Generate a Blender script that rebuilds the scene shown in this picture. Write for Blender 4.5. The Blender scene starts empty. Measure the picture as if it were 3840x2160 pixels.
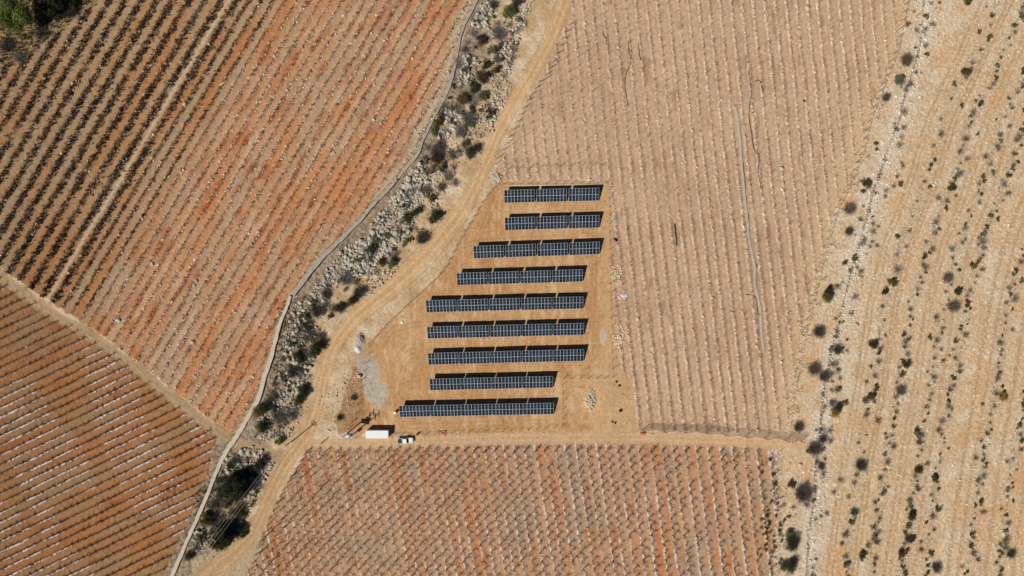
import bpy, bmesh, math, random
import numpy as np
from mathutils import Vector, Matrix

random.seed(7); rng = np.random.default_rng(7)
scene = bpy.context.scene

# ------------------------------------------------------------------ camera, world, sun, exposure
M = 0.09056          # metres per photograph pixel on the ground
DN = 1.49068         # working units -> photograph pixels
H = 233.0            # drone height
cam_d = bpy.data.cameras.new("camera"); cam = bpy.data.objects.new("camera", cam_d)
scene.collection.objects.link(cam); scene.camera = cam
cam.location = (0, 0, H); cam.rotation_euler = (0, 0, 0)
cam_d.sensor_width = 36.0; cam_d.lens = 18.0 / (1920 * M / H)
cam_d.clip_start = 1.0; cam_d.clip_end = 6000
SUN_EL = math.radians(42.0); SHX, SHY = math.cos(math.radians(39)), math.sin(math.radians(39))
to_sun = Vector((-SHX * math.cos(SUN_EL), -SHY * math.cos(SUN_EL), math.sin(SUN_EL)))
w = bpy.data.worlds.new("World"); scene.world = w; w.use_nodes = True
nt = w.node_tree; bg = nt.nodes['Background']; sky = nt.nodes.new('ShaderNodeTexSky')
sky.sky_type = 'NISHITA'; sky.sun_disc = False; sky.sun_elevation = SUN_EL
sky.sun_rotation = math.atan2(to_sun.x, to_sun.y) % (2 * math.pi)
nt.links.new(sky.outputs[0], bg.inputs[0]); bg.inputs[1].default_value = 0.05; sky.altitude = 2500; sky.air_density = .7; sky.dust_density = .1
sl = bpy.data.lights.new("sun", 'SUN'); sl.energy = 5.0; sl.angle = math.radians(0.5); sl.color = (1.0, 0.955, 0.89)
sun = bpy.data.objects.new("sun", sl); scene.collection.objects.link(sun)
sun.rotation_euler = to_sun.to_track_quat('Z', 'Y').to_euler()
scene.view_settings.view_transform = 'Standard'; scene.view_settings.look = 'None'
scene.view_settings.gamma = 1.0; scene.view_settings.exposure = -0.12
KL = 1.09            # light gain: albedo = linear target / KL

# ------------------------------------------------------------------ helpers
C = scene.collection
def P(x, y, z=0.0, h=0.0):
    """photograph pixel (3840 wide) of something seen at height h -> world point"""
    k = M * (1 - h / H)
    return ((x - 1920) * k, (1080 - y) * k, z)
def D(pts): return [(a * DN, b * DN) for a, b in pts]
def W(pts): return [Vector(P(a, b)) for a, b in pts]
def s2l(c):
    c = np.asarray(c, float) / 255.0
    return np.where(c <= 0.04045, c / 12.92, ((c + 0.055) / 1.055) ** 2.4)
def alb(r, g, b): return s2l((r, g, b)) / KL
def tag(o, label=None, cat=None, group=None, kind=None):
    if label: o['label'] = label
    if cat: o['category'] = cat
    if group: o['group'] = group
    if kind: o['kind'] = kind
    return o
def mesh_np(name, V, F, mat=None, smooth=False, col=None):
    V = np.asarray(V, np.float32); F = np.asarray(F, np.int32); k = F.shape[1]
    me = bpy.data.meshes.new(name)
    me.vertices.add(len(V)); me.vertices.foreach_set('co', V.ravel())
    me.loops.add(F.size); me.loops.foreach_set('vertex_index', F.ravel())
    me.polygons.add(len(F)); me.polygons.foreach_set('loop_start', np.arange(len(F), dtype=np.int32) * k)
    me.update(calc_edges=True)
    me.polygons.foreach_set('use_smooth', np.full(len(F), smooth))
    if col is not None:
        a = me.color_attributes.new('Col', 'FLOAT_COLOR', 'POINT')
        c4 = np.ones((len(V), 4), np.float32); c4[:, :3] = col; a.data.foreach_set('color', c4.ravel())
    if mat: me.materials.append(mat)
    return me
def link(name, me, parent=None, loc=None, rz=0.0, sc=None):
    o = bpy.data.objects.new(name, me); C.objects.link(o)
    if parent: o.parent = parent
    if loc is not None: o.location = loc
    if rz: o.rotation_euler = (0, 0, rz)
    if sc is not None: o.scale = (sc, sc, sc) if np.isscalar(sc) else sc
    return o
def empty(name, loc=(0, 0, 0), rz=0.0):
    return link(name, None, None, loc, rz)
class MB:
    """collects boxes and tubes as triangles"""
    def __init__(s): s.V = []; s.F = []; s.n = 0
    def add(s, V, F):
        V = np.asarray(V, float); F = np.asarray(F, int)
        s.V.append(V); s.F.append(F + s.n); s.n += len(V); return s
    def box(s, c, d, R=None, bev=0.0):
        x, y, z = [q / 2 for q in d]
        if bev > 0:
            b = min(bev, x * .9, y * .9, z * .9); L = []
            for sx in (-1, 1):
                for sy in (-1, 1):
                    for sz in (-1, 1):
                        L += [(sx * (x - b), sy * (y - b), sz * z), (sx * (x - b), sy * y, sz * (z - b)), (sx * x, sy * (y - b), sz * (z - b))]
            bm = bmesh.new(); [bm.verts.new(v) for v in L]; bmesh.ops.convex_hull(bm, input=bm.verts)
            bmesh.ops.triangulate(bm, faces=bm.faces); bm.verts.index_update()
            V = np.array([v.co for v in bm.verts]); F = [[v.index for v in f.verts] for f in bm.faces]; bm.free()
        else:
            V = np.array([(a, b_, c_) for a in (-x, x) for b_ in (-y, y) for c_ in (-z, z)])
            F = [(0, 1, 3), (0, 3, 2), (4, 6, 7), (4, 7, 5), (0, 4, 5), (0, 5, 1), (2, 3, 7), (2, 7, 6), (0, 2, 6), (0, 6, 4), (1, 5, 7), (1, 7, 3)]
        if R is not None: V = V @ np.array(R.to_3x3()).T
        return s.add(V + np.array(c), F)
    def tube(s, pts, r, n=5, cap=True):
        pts = [Vector(p) for p in pts]; rs = r if hasattr(r, '__len__') else [r] * len(pts); V = []; F = []
        for i, p in enumerate(pts):
            t = (pts[min(i + 1, len(pts) - 1)] - pts[max(i - 1, 0)]).normalized()
            u = t.cross(Vector((0, 0, 1)))
            if u.length < .05: u = t.cross(Vector((0, 1, 0)))
            u.normalize(); v = t.cross(u)
            for k in range(n):
                a = 2 * math.pi * k / n; V.append(p + rs[i] * (math.cos(a) * u + math.sin(a) * v))
        for i in range(len(pts) - 1):
            for k in range(n):
                a, b = i * n + k, i * n + (k + 1) % n
                F += [(a, b, b + n), (a, b + n, a + n)]
        if cap:
            for base in (0, (len(pts) - 1) * n):
                for k in range(1, n - 1): F.append((base, base + k, base + k + 1))
        return s.add([tuple(v) for v in V], F)
    def arrays(s): return np.vstack(s.V), np.vstack(s.F)
    def mesh(s, name, mat, smooth=False, col=None):
        V, F = s.arrays(); return mesh_np(name, V, F, mat, smooth, col)
    def build(s, name, mat, parent=None, smooth=False):
        return link(name, s.mesh(name, mat, smooth), parent)

_lat = {}
def noise(x, y, scale, seed=0):
    """smooth value noise, 0..1"""
    if seed not in _lat: _lat[seed] = np.random.default_rng(1000 + seed).random((256, 256)).astype(np.float32)
    L = _lat[seed]; u = x / scale + 1000.37; v = y / scale + 1000.71
    i = np.floor(u).astype(int); j = np.floor(v).astype(int); fu = u - i; fv = v - j
    fu = fu * fu * (3 - 2 * fu); fv = fv * fv * (3 - 2 * fv)
    a = L[i & 255, j & 255]; b = L[(i + 1) & 255, j & 255]; c = L[i & 255, (j + 1) & 255]; d = L[(i + 1) & 255, (j + 1) & 255]
    return (a * (1 - fu) + b * fu) * (1 - fv) + (c * (1 - fu) + d * fu) * fv
def fbm(x, y, scale, seed=0, octv=4, g=.5):
    t = 0; a = 1; s = 0
    for k in range(octv):
        t = t + a * noise(x, y, scale / 2 ** k, seed + k); s += a; a *= g
    return t / s
def inpoly(x, y, poly):
    poly = np.asarray(poly, float); r = np.zeros(np.shape(x), bool); n = len(poly)
    for i in range(n):
        x1, y1 = poly[i]; x2, y2 = poly[(i + 1) % n]
        if y1 == y2: continue
        c = ((y1 > y) != (y2 > y)) & (x < (x2 - x1) * (y - y1) / (y2 - y1) + x1)
        r ^= c
    return r
def polydist(x, y, pts):
    """distance to a polyline in pixels and signed side"""
    best = np.full(np.shape(x), 1e9, np.float32)
    for (x1, y1), (x2, y2) in zip(pts[:-1], pts[1:]):
        dx, dy = x2 - x1, y2 - y1; L = dx * dx + dy * dy
        t = np.clip(((x - x1) * dx + (y - y1) * dy) / L, 0, 1)
        best = np.minimum(best, np.hypot(x - x1 - t * dx, y - y1 - t * dy))
    return best
def resample(pts, step):
    out = []; pts = [np.array(p, float) for p in pts]
    carry = 0.0
    for a, b in zip(pts[:-1], pts[1:]):
        L = np.linalg.norm(b - a); t = carry
        while t < L: out.append(tuple(a + (b - a) * t / L)); t += step
        carry = t - L
    return out
def smooth_path(pts, n=6):
    pts = [np.array(p, float) for p in pts]; pts = [2 * pts[0] - pts[1]] + pts + [2 * pts[-1] - pts[-2]]; out = []
    for i in range(1, len(pts) - 2):
        p0, p1, p2, p3 = pts[i - 1:i + 3]
        for k in range(n):
            t = k / n
            out.append(tuple(.5 * ((2 * p1) + (-p0 + p2) * t + (2 * p0 - 5 * p1 + 4 * p2 - p3) * t * t + (-p0 + 3 * p1 - 3 * p2 + p3) * t ** 3)))
    out.append(tuple(pts[-2])); return out

# ------------------------------------------------------------------ materials
def mat(name, color, rough=.9, var=.25, scale=3.0, metallic=0.0, rand=0.0, attr=False, spec=.2, hue=None, bump=0.0):
    m = bpy.data.materials.new(name); m.use_nodes = True; t = m.node_tree; b = t.nodes['Principled BSDF']
    b.inputs['Roughness'].default_value = rough; b.inputs['Metallic'].default_value = metallic
    b.inputs['Specular IOR Level'].default_value = spec
    tc = t.nodes.new('ShaderNodeTexCoord'); nz = t.nodes.new('ShaderNodeTexNoise'); nz.inputs['Scale'].default_value = scale
    nz.inputs['Detail'].default_value = 4; t.links.new(tc.outputs['Object'], nz.inputs['Vector'])
    mr = t.nodes.new('ShaderNodeMapRange'); mr.inputs[1].default_value = .3; mr.inputs[2].default_value = .7
    mr.inputs[3].default_value = 1 - var; mr.inputs[4].default_value = 1 + var
    t.links.new(nz.outputs['Fac'], mr.inputs[0])
    hsv = t.nodes.new('ShaderNodeHueSaturation')
    if attr:
        at = t.nodes.new('ShaderNodeAttribute'); at.attribute_name = 'Col'; t.links.new(at.outputs['Color'], hsv.inputs['Color'])
    else: hsv.inputs['Color'].default_value = (*color, 1)
    last = mr.outputs[0]
    if rand > 0:
        oi = t.nodes.new('ShaderNodeObjectInfo'); m2 = t.nodes.new('ShaderNodeMapRange')
        m2.inputs[3].default_value = 1 - rand; m2.inputs[4].default_value = 1 + rand
        t.links.new(oi.outputs['Random'], m2.inputs[0]); mu = t.nodes.new('ShaderNodeMath'); mu.operation = 'MULTIPLY'
        t.links.new(last, mu.inputs[0]); t.links.new(m2.outputs[0], mu.inputs[1]); last = mu.outputs[0]
    t.links.new(last, hsv.inputs['Value']); t.links.new(hsv.outputs[0], b.inputs['Base Color'])
    if bump:
        bp = t.nodes.new('ShaderNodeBump'); bp.inputs['Strength'].default_value = bump; bp.inputs['Distance'].default_value = .1
        t.links.new(nz.outputs['Fac'], bp.inputs['Height']); t.links.new(bp.outputs[0], b.inputs['Normal'])
    return m
M_ground = mat('soil', None, 1.0, .10, 1.6, attr=True, spec=.05, bump=.5)
M_stone_s = mat('loose_stone', None, .95, .15, 4, attr=True, spec=.1)
M_stone = mat('boulder_stone', alb(186, 178, 160), .95, .25, 2.5, rand=.14, spec=.1, bump=.4)
M_bark = mat('vine_bark', (.034, .022, .016), .95, .3, 8, rand=.15)
M_weed = mat('dry_weed', None, 1, .2, 3, attr=True, spec=.05)
M_post = mat('weathered_post', (.15, .10, .065), .9, .3, 6, rand=.2)
M_dpost = mat('dark_post', (.07, .045, .03), .9, .3, 6, rand=.2)
M_hose = mat('black_hose', (.02, .02, .022), .6, .2, 5)
M_wire = mat('wire', (.25, .22, .19), .5, .1, 5, metallic=.6)
M_conc = mat('pale_concrete', alb(206, 192, 170), .95, .22, 2.5, spec=.1, bump=.3)
M_conc2 = mat('grey_concrete', alb(172, 162, 148), .95, .22, 1.2, spec=.1, bump=.4)
M_white = mat('white_paint', (.86, .86, .85), .45, .02, 2, spec=.4)
M_panel = mat('solar_cell', (.012, .021, .031), .28, .35, 1.3, spec=.3, rand=.5)
M_alu = mat('aluminium_frame', (.44, .47, .51), .5, .06, 3, metallic=.1)
M_steel = mat('galvanised_steel', (.42, .43, .44), .5, .1, 3, metallic=.5)
M_glass = mat('dark_glass', (.012, .014, .018), .08, .05, 2, spec=.6)
M_tyre = mat('tyre_rubber', (.02, .02, .02), .85, .1, 4)
M_dark = mat('dark_interior', (.05, .05, .052), .8, .2, 3)
M_black = mat('black_plastic', (.012, .012, .016), .35, .3, 3, spec=.5)
M_wood = mat('cut_wood', (.74, .57, .36), .9, .25, 4, rand=.2)
M_red = mat('red_paint', (.42, .07, .045), .6, .25, 3)
M_orange = mat('orange_rust', (.5, .17, .045), .8, .25, 3)
M_pinkw = mat('salmon_timber', (.62, .26, .17), .85, .25, 3)
def leafm(name, c, v=.35): return mat(name, c, .85, v, 1.2, rand=.18, spec=.1)
M_leafg = leafm('green_leaf', (.15, .175, .05)); M_leafo = leafm('olive_leaf', (.105, .088, .03))
M_leafd = leafm('dark_leaf', (.06, .066, .03)); M_leafb = leafm('brown_leaf', (.10, .062, .028))
M_leafy = leafm('yellow_leaf', (.33, .23, .035)); M_leafs = leafm('sage_leaf', (.15, .15, .085))
M_twig = mat('grey_twig', (.25, .22, .195), .95, .25, 3, rand=.2); M_twigd = mat('dark_twig', (.135, .11, .088), .95, .25, 3, rand=.2)
M_twigb = mat('brown_twig', (.20, .15, .105), .95, .25, 3, rand=.2)
M_trunk = mat('tree_bark', (.12, .085, .055), .95, .3, 5)

# ------------------------------------------------------------------ plan of the place (photograph pixels)
wall_up = D([(1212, -30), (1202, 0), (1175, 50), (1158.7, 93), (1148.7, 147), (1135, 207), (1119, 247), (1098.7, 283), (1080, 320), (1065, 353), (1048.7, 393), (1025, 420), (998.7, 453)])
wall_mid = D([(998.7, 453), (975, 480), (942, 513), (915, 546), (888.7, 573), (858.7, 603), (816.7, 643), (776.7, 690), (738, 742)])
wall_low = D([(731, 745), (723, 770), (706.7, 810), (697, 846), (688, 880), (679, 913), (665, 953), (649, 1009), (625, 1049), (602, 1089), (581, 1119), (563, 1149), (546.7, 1183), (530, 1226), (510, 1273), (493, 1313), (476.7, 1349), (456.7, 1396), (433, 1449), (415, 1490)])
wall_all = wall_up + wall_mid[1:] + wall_low
road = smooth_path(D([(1436, -60), (1420, 0), (1375, 117), (1307, 233), (1260, 317), (1225, 400), (1188, 480), (1165, 525), (1125, 578), (1072, 640), (1018.7, 692), (968.7, 736), (918.7, 776), (872, 822), (833, 883), (813, 950), (805, 1000), (792, 1050), (772, 1090), (748, 1126), (718, 1168), (690, 1219), (666, 1273), (646, 1319), (620, 1362), (580, 1400), (540, 1440), (500, 1480)]))
road_w = [30, 26, 24, 24, 23, 22, 24, 29, 34, 36, 34, 32, 30, 27, 24, 22, 22, 23, 27, 30, 28, 25, 24, 25, 28, 36, 50, 60]
ewroad = D([(750, 1118), (860, 1117), (1000, 1113), (1300, 1103), (1600, 1100), (1800, 1108), (1960, 1113), (2015, 1116)])
diag = D([(-120, 590), (0, 690), (60, 740), (133, 790), (213, 835), (287, 885), (347, 926), (400, 975), (467, 1027), (533, 1077), (580, 1108), (640, 1128), (700, 1148), (735, 1155)])
UL = D([(1230, -90)] + [(a / DN, b / DN) for a, b in wall_all[1:] if b / DN < 1090] + [(578, 1092), (534, 1058), (457, 998), (361, 924), (265, 849), (179, 792), (105, 745), (21, 688), (-160, 560), (-160, -90)])
WEEDY = D([(-170, -90), (260, -90), (243, 8), (200, 38), (160, 72), (117, 104), (60, 140), (0, 170), (-170, 250)])
LL = D([(-160, 595), (0, 708), (106, 779), (241, 862), (330, 929), (410, 995), (470, 1045), (546, 1099), (536, 1130), (520, 1195), (498, 1250), (475, 1310), (455, 1350), (430, 1400), (408, 1449), (385, 1520), (-160, 1520)])
BF = D([(775, 1128), (1000, 1126), (1300, 1117), (1600, 1112), (1800, 1122), (1955, 1132), (1952, 1250), (1946, 1449), (1940, 1520), (592, 1520), (622, 1440), (650, 1372), (682, 1292), (717, 1225)])
RF = D([(1445, -90), (1425, 60), (1380, 150), (1340, 225), (1305, 305), (1268, 390), (1245, 436), (1262, 452), (1535, 452), (1540, 700), (1552, 900), (1582, 960), (1598, 1030), (1606, 1082), (1978, 1088), (1983, 1033), (1990, 983), (2003, 923), (2017, 843), (2037, 766), (2050, 703), (2073, 616), (2100, 526), (2130, 466), (2160, 397), (2183, 298), (2222, 200), (2250, 130), (2290, -90)])
RF_right = D([(2290, -90), (2276, 0), (2250, 130), (2222, 200), (2183, 298), (2160, 397), (2130, 466), (2100, 526), (2073, 616), (2050, 703), (2037, 766), (2017, 843), (2003, 923), (1990, 983), (1983, 1033), (1976, 1085)])
RF_left = D([(1440, 60), (1421, 100), (1405, 140), (1385, 180), (1358, 215), (1338, 243), (1315, 286), (1295, 327), (1275, 367), (1255, 400), (1242, 427)])
YARD = D([(1262, 458), (1232, 483), (1205, 520), (1172, 577), (1125, 665), (1063, 732), (972, 818), (930, 864), (905, 930), (895, 990), (870, 1060), (850, 1092), (1605, 1088), (1598, 1030), (1582, 960), (1552, 900), (1540, 700), (1535, 458)])
GRAVEL = [(1332, 1330), (1407, 1322), (1432, 1372), (1430, 1425), (1462, 1436), (1466, 1480), (1458, 1515), (1430, 1540), (1398, 1530), (1365, 1505), (1350, 1470), (1343, 1440), (1330, 1400)]
stoneline = D([(2330, -60), (2327, 0), (2324, 77), (2307, 150), (2291, 200), (2274, 257), (2264, 307), (2237, 367), (2217, 433), (2197, 483), (2184, 540), (2167, 603), (2147, 670), (2134, 723), (2111, 810), (2094, 876), (2081, 950), (2074, 983), (2067, 1066), (2054, 1166), (2051, 1249), (2037, 1333), (2032, 1449), (2026, 1520)])
tr_y = np.array([-90, 0, 300, 483, 616, 783, 966, 1133, 1300, 1449, 1540]) * DN
tr_x = np.array([2583, 2541, 2400, 2344, 2290, 2250, 2222, 2192, 2167, 2148, 2138]) * DN
def track_off(x, y):      # offset east of the main wheel track, in working units
    return (x - np.interp(y, tr_y, tr_x)) / DN
# rows
_q = {0: 649, 1: 708, 2: 768, 3: 828, 4: 887, 5: 935, 6: 981, 7: 1027, 8: 1069, 9: 1115, 10: 1158, 11: 1202, 12: 1243, 13: 1285, 14: 1327, 15: 1370, 16: 1412, 17: 1458, 18: 1500, 19: 1542, 20: 1586, 21: 1630, 22: 1673, 23: 1716, 24: 1760, 25: 1803, 26: 1846}
for k in range(-1, -22, -1): _q[k] = 649 + 59.5 * k
for k in range(27, 40): _q[k] = 1846 + 43 * (k - 26)
qn = np.array(sorted(_q)); qv = np.array([_q[k] for k in qn], float)
pv = [1084, 1124, 1162, 1198.6, 1238, 1273, 1308, 1348, 1381, 1419.5, 1458, 1494, 1530, 1563, 1602, 1634.5, 1670, 1705, 1742, 1777, 1814, 1850.6, 1885, 1921, 1956, 1993.6, 2029, 2067, 2104, 2137, 2172.6, 2208, 2240.7, 2280, 2317, 2353, 2389, 2427]
pv = [1084 - 37 * k for k in range(8, 0, -1)] + pv + [2427 + 36.5 * k for k in range(1, 10)]; pv = np.array(pv, float); pn = np.arange(len(pv))
bx = [1154, 1190, 1225, 1264, 1299, 1335, 1374, 1412, 1450, 1483, 1519, 1558, 1596, 1632, 1667, 1703, 1742, 1777, 1819, 1855, 1891, 1929, 1968, 2009, 2043, 2083, 2122, 2162, 2201, 2240, 2277, 2316, 2357, 2398, 2441, 2483, 2525, 2568, 2611, 2655, 2700, 2745, 2790, 2836, 2882]
bx = [1154 - 36 * k for k in range(9, 0, -1)] + bx; bx = np.array(bx, float); bn = np.arange(len(bx))
rx = [1932, 1974, 2012, 2050, 2092, 2130, 2169, 2207, 2246, 2281, 2322, 2364, 2406, 2446, 2487, 2526, 2568, 2606, 2642, 2682, 2720, 2761, 2803, 2843, 2885, 2929, 2968, 3009, 3047, 3088, 3127]
rx = [1932 - 40 * k for k in range(2, 0, -1)] + rx + [3127 + 40 * k for k in range(1, 10)]; rx = np.array(rx, float); rn = np.arange(len(rx))
def b_x0(x, y): return (x - .2587 * (y - 1690)) / (1 - 5.1e-5 * (y - 1690))
def b_x(x0, y): return x0 + (.2587 - 5.1e-5 * x0) * (y - 1690)
def r_lean(y): return np.where(y < 625, .1, .12) * (y - 625)

# ------------------------------------------------------------------ the ground: one sheet
def axis(half, step, far):
    a = np.arange(-half, half + step / 2, step); s = step; v = a[-1]; out = []
    while v < far: s *= 1.28; v += s; out.append(v)
    o = np.array(out); return np.concatenate([-o[::-1], a, o])
def ground():
    xs = axis(183, .27, 2600).astype(np.float64); ys = axis(106, .27, 2600)
    X, Y = np.meshgrid(xs, ys); nx, ny = len(xs), len(ys)
    X = X.ravel(); Y = Y.ravel(); px = X / M + 1920; py = 1080 - Y / M
    n_f = fbm(X, Y, .9, 1, 2); n_m = fbm(X, Y, 4, 5, 3); n_l = fbm(X, Y, 22, 9, 3); n_s = noise(X, Y, .34, 20)
    n_g = noise(X, Y, .6, 21)
    jx = px + (noise(X, Y, 1.6, 30) - .5) * 9 + (n_s - .5) * 5; jy = py + (noise(X, Y, 1.6, 31) - .5) * 9 + (n_g - .5) * 5
    col = np.zeros((len(X), 3)); Z = np.zeros(len(X))
    def put(mask, c, a=1.0):
        c = np.asarray(c, float); m = np.asarray(mask, float) * a
        col[:] = col * (1 - m[:, None]) + c * m[:, None]
    def mix(a, b, t): t = np.clip(t, 0, 1)[:, None]; return np.asarray(a) * (1 - t) + np.asarray(b) * t
    ss = lambda v, a, b: np.clip((v - a) / (b - a), 0, 1) ** 2 * (3 - 2 * np.clip((v - a) / (b - a), 0, 1))
    # scrubland and rocky strip bases
    edge_x = np.interp(jy, [p[1] for p in RF_right] + [1132 * DN, 2200], [p[0] for p in RF_right] + [1958 * DN, 1945 * DN])
    scrub = (jx > edge_x) & (jy > -5000)
    rockb = mix(alb(190, 158, 118), alb(216, 194, 162), (n_m - .35) * 2.2)
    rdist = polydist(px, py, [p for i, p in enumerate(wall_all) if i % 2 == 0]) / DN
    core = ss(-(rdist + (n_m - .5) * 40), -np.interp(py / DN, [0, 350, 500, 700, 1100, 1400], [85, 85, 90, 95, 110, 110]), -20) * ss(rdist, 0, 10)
    rockb = mix(rockb, mix(alb(112, 96, 80), alb(168, 150, 128), n_f * 1.6 - .3), np.clip(core * 1.5, 0, 1) * .85)  # grey-brown soil, with shade of the gaps between boulders painted darker into it
    scr = mix(alb(198, 167, 130), alb(219, 191, 155), (n_m * .5 + n_f * .5 - .25) * 2.0)
    scr = mix(scr, alb(218, 204, 180), ss(fbm(X, Y, 5, 40, 4), .56, .72) * .5)
    scr = mix(scr, alb(212, 160, 108), ss(fbm(X, Y, 7, 44, 2), .62, .8) * .5)
    off = track_off(px, py)
    for c, wd, a in ((-3, 4, .5), (8, 3.5, .5), (-68, 4, .45), (-55, 3, .35), (78, 5, .4), (92, 4, .35), (150, 5, .4), (236, 6, .45), (262, 5, .4), (330, 6, .45), (400, 6, .4)):
        tr = np.exp(-((off - c + (n_m - .5) * 4) / wd) ** 2) * scrub
        scr = mix(scr, alb(184, 151, 112), tr * np.minimum(a * 1.7, .9)); Z -= tr * .06
    sb = np.zeros(len(X))
    for c in (-26, 42, 122, 176, 286, 362, 440): sb += np.exp(-((off - c) / 15) ** 2)
    scr = mix(scr, alb(168, 146, 116), np.clip(sb, 0, 1) * ss(n_f * .6 + n_m * .4, .42, .66) * .75)
    sd = polydist(px, py, stoneline) if True else 0
    pale = np.exp(-(np.maximum(sd - 8, 0) / 42) ** 2) * ss(fbm(X, Y, 6, 50, 3), .3, .55)
    scr = mix(scr, alb(214, 202, 182), pale * .6)
    scr = mix(scr, alb(120, 100, 80), np.exp(-(sd / 4.5) ** 2) * .75 * ss(noise(X, Y, 3, 55), .2, .5)); Z -= np.exp(-(sd / 5) ** 2) * .35 * scrub
    scr = mix(scr, alb(240, 226, 202), (n_s > .84) * .5); scr = mix(scr, alb(140, 112, 84), ((n_g > .86) & (n_m > .4)) * .5)
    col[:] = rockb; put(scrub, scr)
    inner = (~scrub)
    Z += inner * (fbm(X, Y, 5, 60, 3) - .5) * .5
    # yard
    yard = inpoly(jx, jy, YARD)
    yc = mix(alb(188, 140, 92), alb(205, 166, 122), (n_l * .8 + n_m * .5 - .35) * 1.6)
    yc = mix(yc, alb(216, 184, 146), ss(fbm(X * 2.4, Y * .5, 3, 62, 3), .52, .75) * .6); yc = mix(yc, alb(172, 124, 80), ss(fbm(X * 2.0, Y * .7, 2.4, 63, 3), .55, .8) * .45)
    yc = mix(yc, alb(202, 166, 124), ss(px, 2200, 2290) * .7)
    yc = mix(yc, alb(176, 140, 100), (jy > 1500) * (jx < 1330) * .5)
    yc = mix(yc, alb(170, 118, 72), ss(fbm(X, Y, 2, 66, 3), .62, .78) * .35)
    put(yard, yc); Z = np.where(yard, (n_m - .5) * .12, Z)
    # upper-left vineyard
    ul = inpoly(jx, jy, UL) & ~inpoly(jx, jy, WEEDY)
    q = px + .605 * py + (n_m - .5) * 5
    idx = np.interp(q, qv, qn); lane = np.floor(idx + .0).astype(int); fr = np.abs(idx - np.round(idx)); rowi = np.round(idx).astype(int)
    lr = np.random.default_rng(3).random(200)
    # orange versus grey along each lane
    along = .605 * px - py
    o = fbm(q * .028 * 2.2, along * .028 * .35, 3.0, 70, 3) * 1.0 + (lr[(lane + 60) % 200] - .5) * .3
    right = ss(idx, 4, 12)
    qm, am = q * .0775, along * .0775
    lanec = mix(mix(alb(176, 145, 112), alb(176, 127, 84), (o - .35) * 2.4), mix(alb(186, 152, 120), alb(197, 136, 91), (o - .28) * 2.3), right)
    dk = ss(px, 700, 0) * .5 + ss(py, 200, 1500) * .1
    lanec = lanec * (1 - .26 * dk)[:, None]  # darker to the left: lens vignetting put into the soil colour
    lanec = mix(lanec, alb(158, 84, 44), (.3 + .7 * right) * ss(fbm(qm * 1.5, am * .45, 2.6, 74, 3), .56, .74) * (.3 + .6 * ss(-fr, -.42, -.15)))
    lanec = mix(lanec, alb(206, 172, 138), right * ss(fbm(qm * 1.2, am * .3, 4, 77, 3), .6, .75) * .5)
    wband = np.where(idx < 6, .30, .15) + .06 * (n_m - .5)
    rowc = mix(alb(106, 84, 62), mix(alb(138, 100, 68), alb(196, 168, 138), n_s * 1.5 - .25), right)
    lanec = mix(lanec, rowc, ss(-fr, -wband, -wband * .4) * ss(n_f, .2, .6) * .8)
    lanec = mix(lanec, alb(204, 180, 148), np.exp(-((idx - 3.5) / .13) ** 2) * .8)
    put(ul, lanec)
    mg = np.interp(py, [0, 430 * DN, 520 * DN], [38, 38, 16]) * (.6 + .9 * n_m)
    wd_all = polydist(px, py, wall_all[1:])
    put(ul, mix(alb(178, 156, 126), alb(202, 180, 150), n_f), 1); 
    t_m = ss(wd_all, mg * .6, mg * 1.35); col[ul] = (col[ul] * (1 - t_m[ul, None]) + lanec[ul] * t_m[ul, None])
    berm = np.exp(-(fr / .22) ** 2)
    Z = np.where(ul, berm * (.12 + .2 * n_m) * t_m + (n_m - .5) * .1, Z)
    wdy = inpoly(jx, jy, WEEDY); put(wdy, mix(alb(120, 96, 68), alb(170, 146, 106), n_f * 1.4 - .2))
    # lower-left vineyard
    ll = inpoly(jx, jy, LL); p = py + .48 * px + (n_m - .5) * 4
    pi_ = np.interp(p, pv, pn); pf = np.abs(pi_ - np.round(pi_)); pr = np.round(pi_).astype(int); pl = np.floor(pi_).astype(int)
    al2 = px - .48 * py
    o2 = fbm(p * .03 * 2, al2 * .03 * .4, 3, 80, 3) + (lr[(pl * 3 + 11) % 200] - .5) * .3
    lc = mix(alb(160, 124, 88), alb(170, 115, 72), (o2 - .3) * 2.2)
    lc = lc * (1 - .14 * ss(px, 500, 0))[:, None]  # left-hand vignetting carried by the soil colour here as well
    lc = mix(lc, alb(146, 80, 44), ss(fbm(p * .1, al2 * .03, 3, 84, 3), .58, .76) * .5)
    lc = mix(lc, alb(125, 92, 66), ss(-pf, -.2, -.08) * .7)
    wz = ss(p, 1330, 1600) * ss(noise(p * 0 + pr * 7.7, al2, 60, 86) * .5 + .5 * noise(pr * 3.1, al2, 170, 87), .30, .5)
    wh = (np.abs(pi_ - pr - .10 + (n_m - .5) * .1) < .095) & (n_g * .4 + n_s * .6 > .42)
    lc = mix(lc, alb(216, 206, 206), wz * wh * .85)
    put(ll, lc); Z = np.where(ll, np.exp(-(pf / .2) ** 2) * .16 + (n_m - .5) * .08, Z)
    # bottom vineyard
    bf = inpoly(jx, jy, BF); x0 = b_x0(px, py) + (n_m - .5) * 4
    bi = np.interp(x0, bx, bn); bl = np.floor(bi).astype(int); br = np.round(bi).astype(int); bfr = bi - bl
    ob = fbm(x0 * .03 * 2.0, py * .03 * .3, 3, 90, 3) * .9 + (lr[(bl * 5 + 31) % 200] - .5) * .35
    bc = mix(alb(192, 152, 117), alb(194, 132, 90), (ob - .38 - .08 * ss(px, 1250, 1500) * ss(px, 2000, 1700)) * 2.6)
    bc = mix(bc, alb(172, 108, 70), ss(fbm(x0 * .1, py * .035, 3, 94, 3), .57, .74) * .5 * ss(bfr, .2, .45))
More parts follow.
